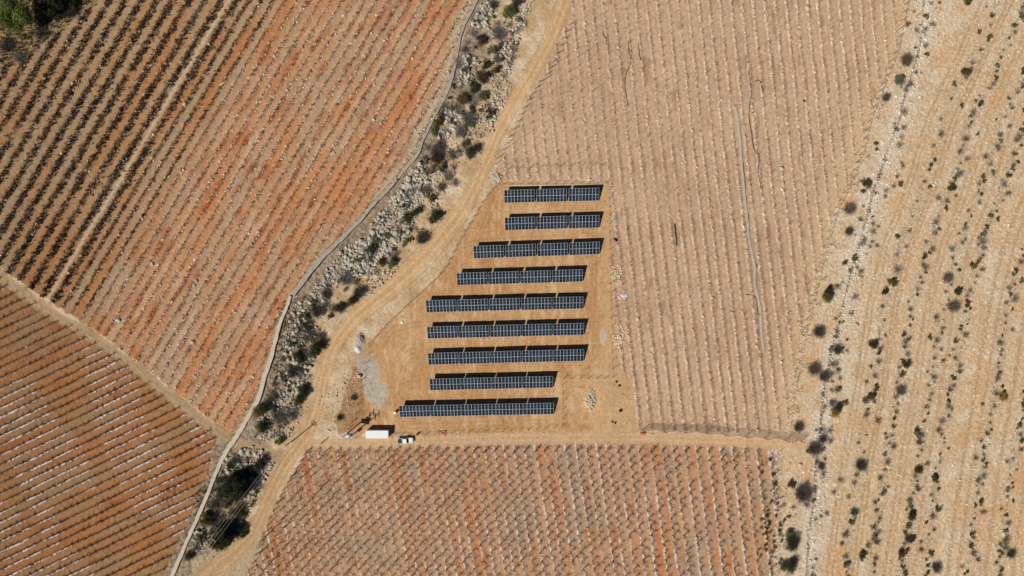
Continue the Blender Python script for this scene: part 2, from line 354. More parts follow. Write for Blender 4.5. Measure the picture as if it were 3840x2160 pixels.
    bc = mix(bc, mix(alb(158, 134, 112), alb(186, 160, 138), n_g), np.exp(-((bfr - .14) / .10) ** 2) * .75)
    bc = mix(bc, alb(166, 146, 122), ss(fbm(X, Y, 8, 97, 3), .55, .7) * .5)
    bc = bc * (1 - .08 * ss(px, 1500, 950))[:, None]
    rowp = ((bi - br + .02) ** 2 < .09 ** 2 * (.6 + n_m)); bc = mix(bc, alb(206, 180, 150), rowp * .55 * (n_g > .3))
    darkf = np.exp(-((bfr - .22) / .12) ** 2); bc = mix(bc, alb(142, 116, 92), darkf * .4 * noise(bl * 3.7, py, 60, 113) * ss(px, 2600, 1900) * (n_f > .25))
    wzb = ss(noise(br * 9.3, py, 70, 98) * .6 + .4 * lr[(br * 7) % 200], .46, .58)
    whb = (np.abs(bi - br + .02) < .06) & (n_g > .35)
    bc = mix(bc, alb(226, 216, 208), wzb * whb * .75)
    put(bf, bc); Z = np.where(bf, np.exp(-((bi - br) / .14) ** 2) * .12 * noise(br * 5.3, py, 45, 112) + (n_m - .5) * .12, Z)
    # right field
    rf = inpoly(jx, jy, RF); xc = px - r_lean(py) + (n_m - .5) * 5
    ri = np.interp(xc, rx, rn); rr = np.round(ri).astype(int); rd = ri - rr; rl = np.floor(ri).astype(int); rfr = ri - rl
    rc = mix(alb(186, 152, 121), alb(206, 173, 141), (n_l + n_m * .6 + n_f * .6 - .7) * 1.5)
    rc = mix(rc, alb(206, 176, 144), np.exp(-((rfr - .5) / .16) ** 2) * .35)
    rc = mix(rc, alb(160, 120, 88), np.exp(-((rfr - .25) / .09) ** 2) * .7 * ss(noise(rl * 5.1, py, 120, 101), .3, .7))
    rc = mix(rc, alb(178, 142, 112), np.exp(-((rfr - .75) / .08) ** 2) * .35)
    rc = mix(rc, alb(214, 187, 155), np.exp(-(rd / .13) ** 2) * (.35 + .5 * noise(rr * 4.7, py, 90, 108)) * ss(n_f, .1, .5))
    rc = mix(rc, alb(176, 142, 112), (np.abs(rd) < .12) * (n_s < .3) * .5)
    rc = mix(rc, alb(150, 118, 92), (np.abs(rd - .13) < .05) * ss(noise(rr * 3.3, py, 50, 103), .42, .7) * .75 * (n_g > .3))  # painted shadow of stones and clods, broken along each ridge's right edge
    rc = mix(rc, alb(236, 220, 192), (np.abs(rd) < .10) * (n_s > .66) * ss(px, 2200, 2900) * .7)
    e2 = polydist(px, py, RF_right); rc = mix(rc, alb(212, 180, 142), ss(-e2, -110, -20) * .6)
    rc = mix(rc, alb(152, 112, 86), ss(fbm(X * 2, Y * .5, 4, 106, 3), .68, .84) * .5)
    put(rf, rc); Z = np.where(rf, np.exp(-(rd / .12) ** 2) * .14 * noise(rr * 5.3, py, 45, 111) + (n_m - .5) * .14, Z)
    # roads
    flat_m = np.zeros(len(X))
    for pts, wdt, c1, c2 in ((diag, 19, alb(160, 132, 98), alb(182, 154, 120)), (ewroad, 21, alb(196, 159, 120), alb(208, 173, 134))):
        d = polydist(px, py, pts); m = ss(-(d + (n_m - .5) * 8), -wdt - 6, -wdt + 5)
        flat_m = np.maximum(flat_m, m); cc = mix(c1, c2, n_m * .7 + n_f * .7 - .2)
        lanes = np.exp(-((d - wdt * .45) / 3.5) ** 2); cc = mix(cc, c2 * 1.08, lanes * .5)
        put(m, cc); Z = Z * (1 - m) + m * ((n_m - .5) * .05 - lanes * .04)
    ap = inpoly(jx, jy, D([(500, 1520), (480, 1405), (560, 1385), (640, 1330), (660, 1375), (618, 1449), (600, 1520)]))
    put(ap, mix(alb(176, 152, 120), alb(192, 170, 138), n_m)); Z = np.where(ap, 0, Z)
    best = np.full(len(X), 9.0); bw = np.array([w_ for w_ in road_w]); seg = road
    rp = np.array(road); tt = np.linspace(0, len(road_w) - 1, len(road)); wi = np.interp(tt, np.arange(len(road_w)), road_w)
    lat = np.full(len(X), 1e3)
    for i in range(len(rp) - 1):
        x1, y1 = rp[i]; x2, y2 = rp[i + 1]; dx, dy = x2 - x1, y2 - y1; L = dx * dx + dy * dy
        t = np.clip(((px - x1) * dx + (py - y1) * dy) / L, 0, 1); d = np.hypot(px - x1 - t * dx, py - y1 - t * dy) / (wi[i] * 1.0)
        lat = np.minimum(lat, d)
    m = ss(-(lat + (n_m - .5) * .25), -1.1, -.8)
    rdc = mix(alb(198, 158, 114), alb(214, 178, 134), n_m * 1.2 - .1); rdc = mix(rdc, rdc * .88, ss(py, 1300, 1800))
    rut = np.exp(-((lat - .42) / .13) ** 2); rdc = mix(rdc, alb(225, 194, 150), rut * .55 * ss(n_f, .1, .6))
    rdc = mix(rdc, alb(180, 150, 116), np.exp(-(lat / .14) ** 2) * .35 + ss(py, 1750, 2000) * .4)
    put(m, rdc); Z = Z * (1 - m) + m * ((n_m - .5) * .05 - rut * .05)
    put(np.exp(-((lat - 1.12) / .07) ** 2) * (py < 1350), alb(176, 132, 86), .6)
    # gravel spread in the yard
    gv = inpoly(jx, jy, GRAVEL); gd = polydist(px, py, GRAVEL + GRAVEL[:1]); put(gv * ss(gd + (n_f - .5) * 22, -4, 26), mix(alb(172, 160, 140), alb(192, 187, 174), n_f * .6 + n_s * .4), .85)
    bk = inpoly(jx, jy, D([(868, 985), (898, 915), (912, 960), (915, 1000), (925, 1040), (900, 1075), (850, 1088), (845, 1060)])); put(bk, mix(alb(140, 104, 70), alb(186, 148, 108), n_f * .8 + n_m * .5 - .15), .85)
    for ex, ey, er in ((2316, 1035, 34), (2320, 1262, 36), (2212, 1500, 40)):
        put(np.exp(-(((px - ex) / er) ** 2 + ((py - ey) / (er * 1.5)) ** 2)) * ss(n_f, .35, .6), alb(228, 192, 140), .6)
    for tp in ([(1440, 1250), (1560, 1130), (1700, 1020), (1800, 880), (1862, 740)], [(2228, 740), (2232, 1000), (2218, 1250), (2185, 1420), (2060, 1590)], [(1470, 1600), (1700, 1592), (2090, 1578)], [(1420, 1300), (1560, 1215), (2230, 1198)], [(1500, 1420), (1600, 1318), (2230, 1300)], [(1480, 1480), (1590, 1410), (2220, 1400)], [(1600, 1110), (2230, 1098)], [(1720, 1010), (2240, 996)], [(1700, 930), (1850, 900), (2240, 888)]):
        dd = polydist(px, py, smooth_path(tp, 4)); ru = np.exp(-((dd - 8) / 2.6) ** 2) * ss(noise(X, Y, 9, 120), .25, .6) * yard
        put(ru, alb(176, 134, 92), .5); Z -= ru * .05
    g2 = np.exp(-(((px - 2262) / 14) ** 2 + ((py - 1265) / 50) ** 2)); put(g2 > .3 + n_m * .5, alb(206, 190, 170), .6)
    col *= (1 + (n_s - .5) * .24 + (n_g - .5) * .2)[:, None]
    rough = np.where(scrub, .16, .10); rough = np.where(ul | ll | bf | rf, .11, rough); rough = np.where(inner & ~(ul | ll | bf | rf | yard), .12 + .24 * core, rough)
    rough = np.where(flat_m > .4, .035, rough)
    rough = np.where(yard, .07, rough); rough = np.where(lat < 1.1, .035, rough); rough = np.where(ul, .11 + .24 * berm * t_m, rough)
    rough = np.where(rf, .07 + .16 * np.exp(-(rd / .14) ** 2), rough); rough = np.where(bf, .12 + .12 * np.exp(-((bi - br) / .16) ** 2), rough)
    Z += ((n_g - .5) * .9 + (n_s - .5) * .7) * rough
    far = np.clip(np.maximum(np.abs(X) - 183, np.abs(Y) - 106) / 60, 0, 1); Z *= (1 - far)
    idxg = np.arange(nx * ny).reshape(ny, nx)
    F = np.stack([idxg[:-1, :-1], idxg[:-1, 1:], idxg[1:, 1:], idxg[1:, :-1]], -1).reshape(-1, 4)
    me = mesh_np('ground', np.stack([X, Y, Z], -1), F, M_ground, True, np.clip(col, 0.01, .85))
    o = link('ground', me); tag(o, kind='structure')
ground()

# ------------------------------------------------------------------ scattering helpers
def scatter_mesh(templates, pos, rz, sc, cols):
    """merge many small copies into one set of arrays"""
    V = []; F = []; K = []; n = 0
    pos = np.asarray(pos, float); which = rng.integers(0, len(templates), len(pos))
    for t, (TV, TF) in enumerate(templates):
        I = np.where(which == t)[0]
        if not len(I): continue
        c, s = np.cos(rz[I])[:, None], np.sin(rz[I])[:, None]; S = sc[I]
        x = TV[None, :, 0] * S[:, 0:1]; y = TV[None, :, 1] * S[:, 1:2]; z = TV[None, :, 2] * S[:, 2:3]
        P_ = np.stack([x * c - y * s + pos[I, 0:1], x * s + y * c + pos[I, 1:2], z + pos[I, 2:3]], -1)
        nv = TV.shape[0]; V.append(P_.reshape(-1, 3))
        F.append((TF[None] + (np.arange(len(I)) * nv)[:, None, None] + n).reshape(-1, 3)); n += len(I) * nv
        K.append(np.repeat(cols[I], nv, 0))
    return np.vstack(V), np.vstack(F), np.vstack(K)
def ico(sub, seed, amp=.35, flat=.7):
    r = random.Random(seed); bm = bmesh.new(); bmesh.ops.create_icosphere(bm, subdivisions=sub, radius=1.0)
    for v in bm.verts:
        n = v.co.normalized(); v.co *= 1 + amp * (r.random() - .5)
    for k in range(5):     # chop facets
        d = Vector((r.uniform(-1, 1), r.uniform(-1, 1), r.uniform(-.2, 1))).normalized(); lim = r.uniform(.55, .85)
        for v in bm.verts:
            e = v.co.dot(d) - lim
            if e > 0: v.co -= d * e
    for v in bm.verts: v.co.z = v.co.z * flat + .25
    V = np.array([v.co for v in bm.verts]); F = np.array([[v.index for v in f.verts] for f in bm.faces]); bm.free()
    return V, F
rocks_hi = [ico(2, s, .22) for s in range(6)]; rocks_lo = [ico(1, 20 + s, .3) for s in range(5)]
def stuff(name, templates, pos, sizes, base, spread, material, label, cat, flat=1.0, hspread=0.0, smooth=False):
    n = len(pos)
    if n == 0: return
    sizes = np.asarray(sizes, float); sc = np.stack([sizes * rng.uniform(.8, 1.25, n), sizes * rng.uniform(.8, 1.25, n), sizes * flat * rng.uniform(.8, 1.2, n)], -1)
    b = np.asarray(base, float)
    if b.ndim == 2: b = b[rng.integers(0, len(b), n)]
    cols = b * (1 + (rng.random((n, 1)) - .5) * 2 * spread)
    V, F, K = scatter_mesh(templates, pos, rng.uniform(0, 6.28, n), sc, cols)
    o = link(name, mesh_np(name, V, F, material, smooth, np.clip(K, 0.004, .9)))
    return tag(o, label, cat, kind='stuff')

# ------------------------------------------------------------------ vine templates
def vine_tpl(seed, h, arm, na, rt, ra, droop=.1, along=None, sub=2):
    r = random.Random(seed); b = MB(); lx, ly = r.uniform(-.12, .12), r.uniform(-.12, .12)
    top = Vector((lx, ly, h)); b.tube([(0, 0, 0), (lx * .3, ly * .3 + .03, h * .5), top], [rt * 1.2, rt, rt * .8], 5)
    for k in range(na):
        a = (2 * math.pi * (k + r.uniform(-.3, .3)) / na) if along is None else (along + (math.pi if k % 2 else 0) + r.uniform(-.7, .7))
        L = arm * r.uniform(.6, 1.15); m = top + Vector((math.cos(a) * L * .5, math.sin(a) * L * .5, r.uniform(0, .2)))
        a2 = a + r.uniform(-.5, .5); e = m + Vector((math.cos(a2) * L * .5, math.sin(a2) * L * .5, r.uniform(-droop, .25)))
        b.tube([top, m, e], [ra, ra * .8, ra * .45], 3, False)
        for j in range(sub):
            a3 = a + r.uniform(-1.1, 1.1); f = m + Vector((math.cos(a3), math.sin(a3), r.uniform(0, .6))) * L * r.uniform(.25, .5)
            b.tube([m, f], [ra * .5, ra * .25], 3, False)
    return b.arrays()
vineB = [vine_tpl(s, 1.6, 1.1, 6, .125, .068) for s in range(6)]
vineL = [vine_tpl(40 + s, 1.05, .95, 6, .10, .058) for s in range(6)]
vineU = [vine_tpl(80 + s, .8, .75, 6, .045, .024, sub=2) for s in range(6)]
vineUD = [vine_tpl(120 + s, 1.3, 1.1, 7, .07, .04, sub=3) for s in range(6)]
def vine_points(vals, fx, step, poly, lo, hi, jit=2.0, excl=None):
    """points along row curves fx(val, t) -> (x, y)"""
    out = []
    for v in vals:
        t = np.arange(lo, hi, step) + rng.uniform(0, step * .3); x, y = fx(v, t)
        ok = inpoly(x, y, poly) & (x > -60) & (x < 3900) & (y > -60) & (y < 2220)
        if excl is not None: ok &= ~inpoly(x, y, excl)
        for a, b in zip(x[ok], y[ok]):
            if rng.random() > .1: out.append((a + rng.uniform(-jit, jit), b + rng.uniform(-jit, jit)))
    return out
ptsB = []
for x0 in bx:
    for j in range(-1, 18):
        y = 1722 + 31.5 * j + (rng.random() - .5) * 4; x = b_x(x0, y)
        if inpoly(np.array([x]), np.array([y]), BF)[0] and x > 0 and y < 2200 and rng.random() > .03: ptsB.append((x + rng.uniform(-2, 2), y))
ptsL = vine_points(pv, lambda v, t: (t, v - .48 * t), 22.5, LL, -60, 860)
ptsU = vine_points(qv, lambda v, t: (v - .605 * t, t), 21.5, UL, -60, 1640, excl=WEEDY)
def wallclear(pts, d=14):
    a = np.array(pts); k = polydist(a[:, 0], a[:, 1], wall_all) > d; return [tuple(p) for p in a[k]]
ptsU = wallclear(ptsU, 40); ptsL = wallclear(ptsL, 22)
# individuals: the 300 largest-looking vines (bottom vineyard)
ptsB.sort(key=lambda p: math.hypot(p[0] - 1850, (p[1] - 1760) * 1.6))
vmeshB = [mesh_np('grapevine', V, F, M_bark) for V, F in vineB]
for i, (x, y) in enumerate(ptsB[:300]):
    o = link('grapevine', vmeshB[i % 6], None, P(x, y), rng.uniform(0, 6.28), rng.uniform(.85, 1.15))
    tag(o, "bare dormant grapevine with dark star-shaped arms in the vineyard south of the dirt road", 'grapevine', 'dormant grapevines in the lower middle vineyard')
def rest_vines(name, tpl, pts, label, jitter=.15):
    pos = np.array([P(x, y) for x, y in pts]); n = len(pos)
    V, F, K = scatter_mesh(tpl, pos, rng.uniform(0, 6.28, n), np.repeat(rng.uniform(.62, 1.25, (n, 1)), 3, 1), np.ones((n, 3)))
    tag(link(name, mesh_np(name, V, F, M_bark)), label, 'grapevines', kind='stuff')
rest_vines('grapevines', vineB, ptsB[300:], 'remaining bare vines filling the lower middle vineyard')
rest_vines('grapevines', vineL, ptsL, 'bare dark vines in close slanting rows of the lower left vineyard')
au = np.array(ptsU); uidx = np.interp(au[:, 0] + .605 * au[:, 1], qv, qn)
rest_vines('grapevines', vineUD, [ptsU[i] for i in np.where(uidx < 4.6)[0]], 'dark bushy vine rows at the left of the upper vineyard')
rest_vines('grapevines', vineU, [ptsU[i] for i in np.where(uidx >= 4.6)[0]], 'thin bare vines in the orange soil of the upper left vineyard')
# drip lines along the rows
def runs(x, y, poly, excl=None):
    ok = inpoly(x, y, poly)
    if excl is not None: ok &= ~inpoly(x, y, excl)
    res = []; cur = []
    for a, b, k in zip(x, y, ok):
        if k: cur.append((a, b))
        elif cur: res.append(cur); cur = []
    if cur: res.append(cur)
    return [c for c in res if len(c) > 2]
for v in pv:
    t = np.arange(-60, 860, 20.); 
    for c in runs(t, v - .48 * t, LL):
        c = wallclear(c, 20)
        if len(c) < 3 or all(p[1] > 2200 or p[1] < -40 or p[0] < -20 for p in c): continue
        b = MB(); b.tube([Vector(P(x + rng.uniform(-.8, .8), y + rng.uniform(-.8, .8), .62 + rng.uniform(-.1, .1))) for x, y in c], .05, 4)
        tag(b.build('drip_line', M_hose), 'black drip line strung along a vine row of the lower left vineyard', 'drip line', 'drip lines of the lower left vineyard')
for n_, v in zip(qn, qv):
    t = np.arange(-60, 1640, 24.)
    for c in runs(v - .605 * t, t, UL, WEEDY):
        c = wallclear(c, 36)
        if len(c) < 3 or all(p[0] < -20 for p in c): continue
        b = MB(); r = .045 if n_ < 5 else .022
        b.tube([Vector(P(x + rng.uniform(-1, 1), y + rng.uniform(-1, 1), .5 + rng.uniform(-.15, .15))) for x, y in c], r, 4)
        tag(b.build('drip_line', M_hose), 'thin dark drip line strung along a vine row of the upper left vineyard', 'drip line', 'drip lines of the upper left vineyard')

def nz1(x, y, s, sd): return noise(x * M, y * M, s, sd)
# ------------------------------------------------------------------ dry weeds in the dark rows
def tuft(seed, n=9):
    r = random.Random(seed); V = []; F = []
    for k in range(n):
        a = r.uniform(0, 6.28); d = r.uniform(0, .35); l = r.uniform(.5, 1.1); w_ = r.uniform(.05, .12)
        bx_, by_ = math.cos(a) * d, math.sin(a) * d; lean = r.uniform(.1, .7); tx, ty = bx_ + math.cos(a) * lean, by_ + math.sin(a) * lean
        px_, py_ = -math.sin(a) * w_, math.cos(a) * w_; i = len(V)
        V += [(bx_ - px_, by_ - py_, 0), (bx_ + px_, by_ + py_, 0), (tx, ty, l)]; F.append((i, i + 1, i + 2))
        V += [(bx_ + (bx_ - tx) * .1, by_, .1), (tx * .7 - px_ * 2, ty * .7 - py_ * 2, l * .6), (tx * .7 + px_ * 2, ty * .7 + py_ * 2, l * .62)]; F.append((i + 3, i + 4, i + 5))
    return np.array(V), np.array(F)
tufts = [tuft(s) for s in range(6)]
def band_pts(vals, fx, lo, hi, dens, spread, poly, excl=None, gate=None):
    out = []
    for v in vals:
        n = int((hi - lo) * dens); t = rng.uniform(lo, hi, n); x, y = fx(v, t); x = x + rng.normal(0, spread, n); y = y + rng.normal(0, spread * .4, n)
        ok = inpoly(x, y, poly) & (x > -50) & (x < 3890) & (y > -50) & (y < 2210)
        if excl is not None: ok &= ~inpoly(x, y, excl)
        if gate is not None: ok &= gate(x, y, v)
        out.append(np.stack([x[ok], y[ok]], -1))
    a = np.vstack(out); return a
def topos(a, z=0.0): return np.stack([(a[:, 0] - 1920) * M, (1080 - a[:, 1]) * M, np.full(len(a), z)], -1)
fU = lambda v, t: (v - .605 * t, t)
a = band_pts([_q[k] for k in range(-14, 5)], lambda v, t: (v - .605 * t + 3, t), -50, 1250, 1.15, 7.5, UL, WEEDY, lambda x, y, v: nz1(x, y, 3, 205) * .7 + nz1(x, y, 11, 206) * .5 + .35 * rng.random(len(x)) > .55)
stuff('dry_weeds', tufts, topos(a, .1), rng.uniform(.28, .78, len(a)), [(.075, .055, .035), (.055, .045, .035), (.16, .11, .07), (.26, .20, .13), (.34, .28, .2), (.15, .07, .035)], .3, M_weed, 'dark dry weeds grown thick under the leftmost vine rows', 'weeds')
a = band_pts([_q[k] for k in range(5, 8)], lambda v, t: (v - .605 * t, t), -50, 1150, .6, 4.5, UL, WEEDY)
stuff('dry_weeds', tufts, topos(a, .1), rng.uniform(.25, .6, len(a)), [(.11, .08, .05), (.20, .14, .09), (.15, .10, .07)], .3, M_weed, 'brown dry weeds under three middle vine rows', 'weeds')
a = band_pts([_q[k] for k in range(8, 40)], fU, -50, 1640, .42, 4.5, UL, WEEDY)
stuff('dry_weeds', tufts, topos(a, .08), rng.uniform(.15, .42, len(a)), [(.20, .13, .08), (.30, .22, .15), (.20, .10, .05), (.13, .08, .05)], .3, M_weed, 'low dry weeds under the vine rows on orange soil', 'weeds')
# stones gathered in the rows
def nz1(x, y, s, sd): return noise(x * M, y * M, s, sd)
a = band_pts([_q[k] for k in range(-14, 40)], fU, -50, 1640, .62, 5.0, UL, WEEDY, lambda x, y, v: nz1(x, y, 7, 200) + .25 * rng.random(len(x)) > .52)
stuff('row_stones', rocks_lo, topos(a, .05), rng.gamma(2.2, .065, len(a)).clip(.06, .55), alb(218, 204, 184), .22, M_stone_s, 'pale stones heaped along the upper left vine rows', 'stones')
a = band_pts(pv, lambda v, t: (t, v - .48 * t), -50, 860, .16, 4, LL, None)
stuff('row_stones', rocks_lo, topos(a, .05), rng.gamma(2, .05, len(a)).clip(.05, .35), alb(212, 194, 178), .25, M_stone_s, 'small stones along the lower left vine rows', 'stones')
a = band_pts(rx, lambda v, t: (v + r_lean(t), t), -50, 1640, .30, 3.5, RF, None, lambda x, y, v: nz1(x, y, 9, 210) + .3 * rng.random(len(x)) + .25 * np.clip((x - 2500) / 700, 0, 1) > .62)
stuff('row_stones', rocks_lo, topos(a, .08), rng.gamma(2.2, .06, len(a)).clip(.06, .5), alb(226, 204, 172), .2, M_stone_s, 'pale stones on the ridges of the post field', 'stones')
a = band_pts(bx, lambda v, t: (b_x(v, t), t), 1680, 2210, .30, 2.5, BF, None)
stuff('row_stones', rocks_lo, topos(a, .05), rng.gamma(2, .05, len(a)).clip(.05, .35), alb(220, 200, 180), .25, M_stone_s, 'small pale stones along the lower middle vine rows', 'stones')
a = band_pts(bx, lambda v, t: (b_x(v, t) + 8, t), 1680, 2210, .12, 5, BF, None, lambda x, y, v: (nz1(x, y, 12, 220) > .5) | (x > 2820))
stuff('dry_weeds', tufts, topos(a, .05), rng.uniform(.12, .35, len(a)), [(.16, .12, .07), (.20, .10, .05), (.10, .10, .04)], .3, M_weed, 'sparse weeds between the lower middle vines', 'weeds')
a = band_pts(rx, lambda v, t: (v + r_lean(t) + 2, t), -50, 1640, .25, 3, RF, None)
stuff('dry_weeds', tufts, topos(a, .1), rng.uniform(.12, .34, len(a)), [(.30, .22, .15), (.24, .18, .12), (.38, .29, .2)], .25, M_weed, 'low dry stubble on the ridges of the post field', 'weeds')

# ------------------------------------------------------------------ canal walls
def ribbon(pts, width, height, mat_, name, label, cat, taper=None, cap=None):
    wp = [Vector(P(x, y)) for x, y in smooth_path(pts, 4)]; V = []; F = []
    n = len(wp)
    for i, p in enumerate(wp):
        t = (wp[min(i + 1, n - 1)] - wp[max(i - 1, 0)]).normalized(); s = Vector((-t.y, t.x, 0))
        wd = width * (taper[0] + (taper[1] - taper[0]) * i / (n - 1) if taper else 1); j = rng.uniform(-.1, .1); b = .05; wd *= rng.uniform(.88, 1.12)
        for o_, z in ((-wd / 2, -.3), (-wd / 2, height - b), (-wd / 2 + b, height), (wd / 2 - b, height), (wd / 2, height - b), (wd / 2, -.3)):
            q = p + s * (o_ + j); V.append((q.x, q.y, z + rng.uniform(-.01, .01)))
    for i in range(n - 1):
        for k in range(5):
            a_ = i * 6 + k; F.append((a_, a_ + 1, a_ + 7, a_ + 6))
    F.append((0, 1, 2, 3)); F.append((0, 3, 4, 5)); m0 = (n - 1) * 6; F.append((m0, m0 + 3, m0 + 2, m0 + 1)); F.append((m0, m0 + 5, m0 + 4, m0 + 3))
    o = link(name, mesh_np(name, V, F, mat_)); return tag(o, label, cat)
ribbon(wall_up, .75, .45, M_conc2, 'canal_wall', 'narrow pale grey canal wall beside the upper left vineyard', 'wall')
ribbon(wall_mid, 1.1, 1.0, M_conc2, 'canal_wall', 'darker grey middle stretch of canal wall beside the large boulder heap', 'wall', taper=(.7, 1.6))
ribbon(wall_low[:12], 1.35, .6, M_conc, 'canal_wall', 'wide pale concrete canal wall running down to the crossing track', 'wall', taper=(.8, 1.15))
ribbon(wall_low[11:], 1.2, .5, M_conc, 'canal_wall', 'cream canal wall at the lower left below the crossing track', 'wall')

# ------------------------------------------------------------------ fences
def fence(name, path, spacing, h, label, r=.07, wires=3, pm=None, lean=.0):
    pm = pm or M_dpost; root = empty(name, P(*path[0])); base = Vector(root.location)
    pts = resample(path, spacing)[:100]; pts_w = [Vector(P(*p)) for p in pts]
    b = MB(); b.tube([(0, 0, -.1), (lean, 0, h)], [r * 1.1, r], 5); me = b.mesh('fence_post', pm)
    for p in pts_w: link('fence_post', me, root, p - base, rng.uniform(0, 6), (1, 1, rng.uniform(.9, 1.08)))
    wb = MB(); full = [Vector(P(*p)) - base for p in path]
    for k in range(wires):
        z = h * (k + .8) / wires * .95; wb.tube([p + Vector((0, 0, z)) for p in full], .012, 3, False)
    wb.build('wire_strand', M_wire, root); tag(root, label, 'fence'); return root
yl = [(1868, 690), (1836, 720), (1797, 775), (1772, 819), (1747, 864), (1707, 929), (1687, 968), (1668, 1003), (1648, 1033), (1578, 1098), (1518, 1152), (1444, 1222), (1384, 1291)]
fence('wire_fence', yl, 31, 1.9, 'wire fence with slim posts along the road side of the solar yard')
fence('wire_fence', [(1386, 1298), (1371, 1368), (1358, 1425), (1350, 1470), (1340, 1526), (1334, 1557), (1318, 1592), (1298, 1625)], 32, 1.9, 'wire fence crossing the grey gravel patch')
fence('wire_fence', [(1310, 1640), (1370, 1640)], 28, 1.9, 'short wire fence piece between transformer poles and white container')
fence('wire_fence', [(1470, 1636), (1560, 1630), (1692, 1625), (1800, 1619), (1950, 1613), (2060, 1606), (2108, 1600)], 32, 1.9, 'wire fence along the north side of the dirt road')
fence('wire_fence', [(2109, 1598), (2109, 1513), (2110, 1426)], 31, 1.9, 'wire fence between last solar row and heap of cut blocks')
fence('wire_fence', [(2113, 1421), (2296, 1419)], 31, 1.9, 'wire fence above the heap of cut blocks')
fence('wire_fence', [(2297, 1416), (2291, 1150), (2285, 900), (2283, 694)], 32, 1.9, 'long straight wire fence on the right side of the solar yard')
fence('wire_fence', [(1888, 692), (2000, 691), (2120, 690), (2278, 688)], 32, 1.9, 'wire fence above the topmost solar row')
fence('trellis_fence', [(1908, 634), (2000, 630), (2120, 624), (2290, 620)], 39, 1.9, 'line of bent posts ending the post field above the solar yard')
fl = [(a - 13, b - 4) for a, b in wall_up[1:] + wall_mid[1:]]
fence('boundary_fence', resample(fl, 12), 30, 1.35, 'low post fence left of the upper canal wall')
fl = [(a - 16, b - 4) for a, b in wall_low[:-1]]
fence('boundary_fence', resample(fl, 12), 30, 1.35, 'low post fence left of the lower canal wall')
# concrete footing lines of the yard fence
for pth, lab in (([(1892, 695), (2276, 692)], 'thin pale footing strip under the fence above the top solar row'), (([(2118, 1424), (2290, 1422)]), 'thin pale footing strip above the heap of cut blocks')):
    ribbon(pth, .28, .1, M_conc, 'fence_footing', lab, 'footing')

# ------------------------------------------------------------------ trellis posts in the right field
NEAR = []
for x0 in rx:
    for j in range(-2, 54):
        y = 12 + 31 * j + .18 * (x0 - 1932) % 31 + rng.uniform(-1.5, 1.5); x = x0 + float(r_lean(y)) + rng.uniform(-1.5, 1.5)
        if -40 < y < 2200 and inpoly(np.array([x]), np.array([y]), RF)[0] and rng.random() > .03: NEAR.append((x, y))
NEAR.sort(key=lambda p: math.hypot(p[0] - 2350, p[1] - 950))
b = MB(); b.tube([(0, 0, -.1), (.02, .02, 2.0)], [.055, .045], 5); VP = b.arrays(); mp = b.mesh('trellis_post', M_post)
for i, (x, y) in enumerate(NEAR[:300]):
    o = link('trellis_post', mp, None, P(x, y), rng.uniform(0, 6), rng.uniform(.92, 1.06))
    tag(o, 'slim leaning trellis post standing on a stony ridge of the right field', 'post', 'trellis posts of the right field')
ps = np.array([P(x, y) for x, y in NEAR[300:]]); n = len(ps)
V, F, K = scatter_mesh([VP], ps, rng.uniform(0, 6, n), np.repeat(rng.uniform(.92, 1.06, (n, 1)), 3, 1), np.ones((n, 3)))
tag(link('trellis_posts', mesh_np('trellis_posts', V, F, M_post)), 'remaining trellis posts of the right field', 'posts', kind='stuff')
# end posts with braces
def end_post_mesh(dx, dy, h=2.3, r=.075):
    b = MB(); b.tube([(0, 0, -.1), (dx * .15, dy * .15, h)], [r, r * .85], 5); p = b.mesh('post', M_dpost)
    b = MB(); b.tube([(dx * 1.5, dy * 1.5, 0), (dx * .15, dy * .15, h * .92)], [r * .8, r * .7], 5); return p, b.mesh('brace', M_dpost)
def end_posts(pts, d, label, group, h=2.3):
    pm, bm_ = end_post_mesh(d[0], d[1], h)
    for x, y in pts:
        r = empty('end_post', P(x, y)); r.rotation_euler = (0, 0, rng.uniform(-.12, .12)); link('post', pm, r); link('brace', bm_, r); tag(r, label, 'end post', group)
end_posts([(x, float(np.interp(x, [1150, 1500, 1930, 2380, 2882], [1700, 1699, 1682, 1682, 1706]))) for x in bx[9:]], (-.25, -1), 'braced dark end post at the road edge of the lower middle vineyard', 'end posts on the road edge of the lower middle vineyard', 2.2)
end_posts(resample(RF_right, 31), (1, -.3), 'braced dark end post on the right edge of the post field', 'end posts on the right edge of the post field', 2.5)
end_posts([(x + 24, y) for x, y in RF_right[4:] for x, y in [(x, y)]], (.9, -.4), 'outer leaning end post beside the scrubland', 'outer end posts beside the scrubland', 2.2)
end_posts(resample(RF_left, 30), (-.9, -.35), 'braced end post along the road side of the post field', 'end posts along the road side of the post field', 2.2)
end_posts([(x, y) for x, y in resample(D([(1955, 1140), (1951, 1250), (1947, 1449)]), 30)], (1, -.2), 'braced end post on the right edge of the lower middle vineyard', 'end posts on the right edge of the lower middle vineyard', 2.3)
end_posts(resample(D([(770, 1140), (712, 1240), (682, 1305), (655, 1375), (628, 1445)]), 30), (-.8, -.4), 'braced end post on the left edge of the lower middle vineyard', 'end posts on the left edge of the lower middle vineyard', 2.3)

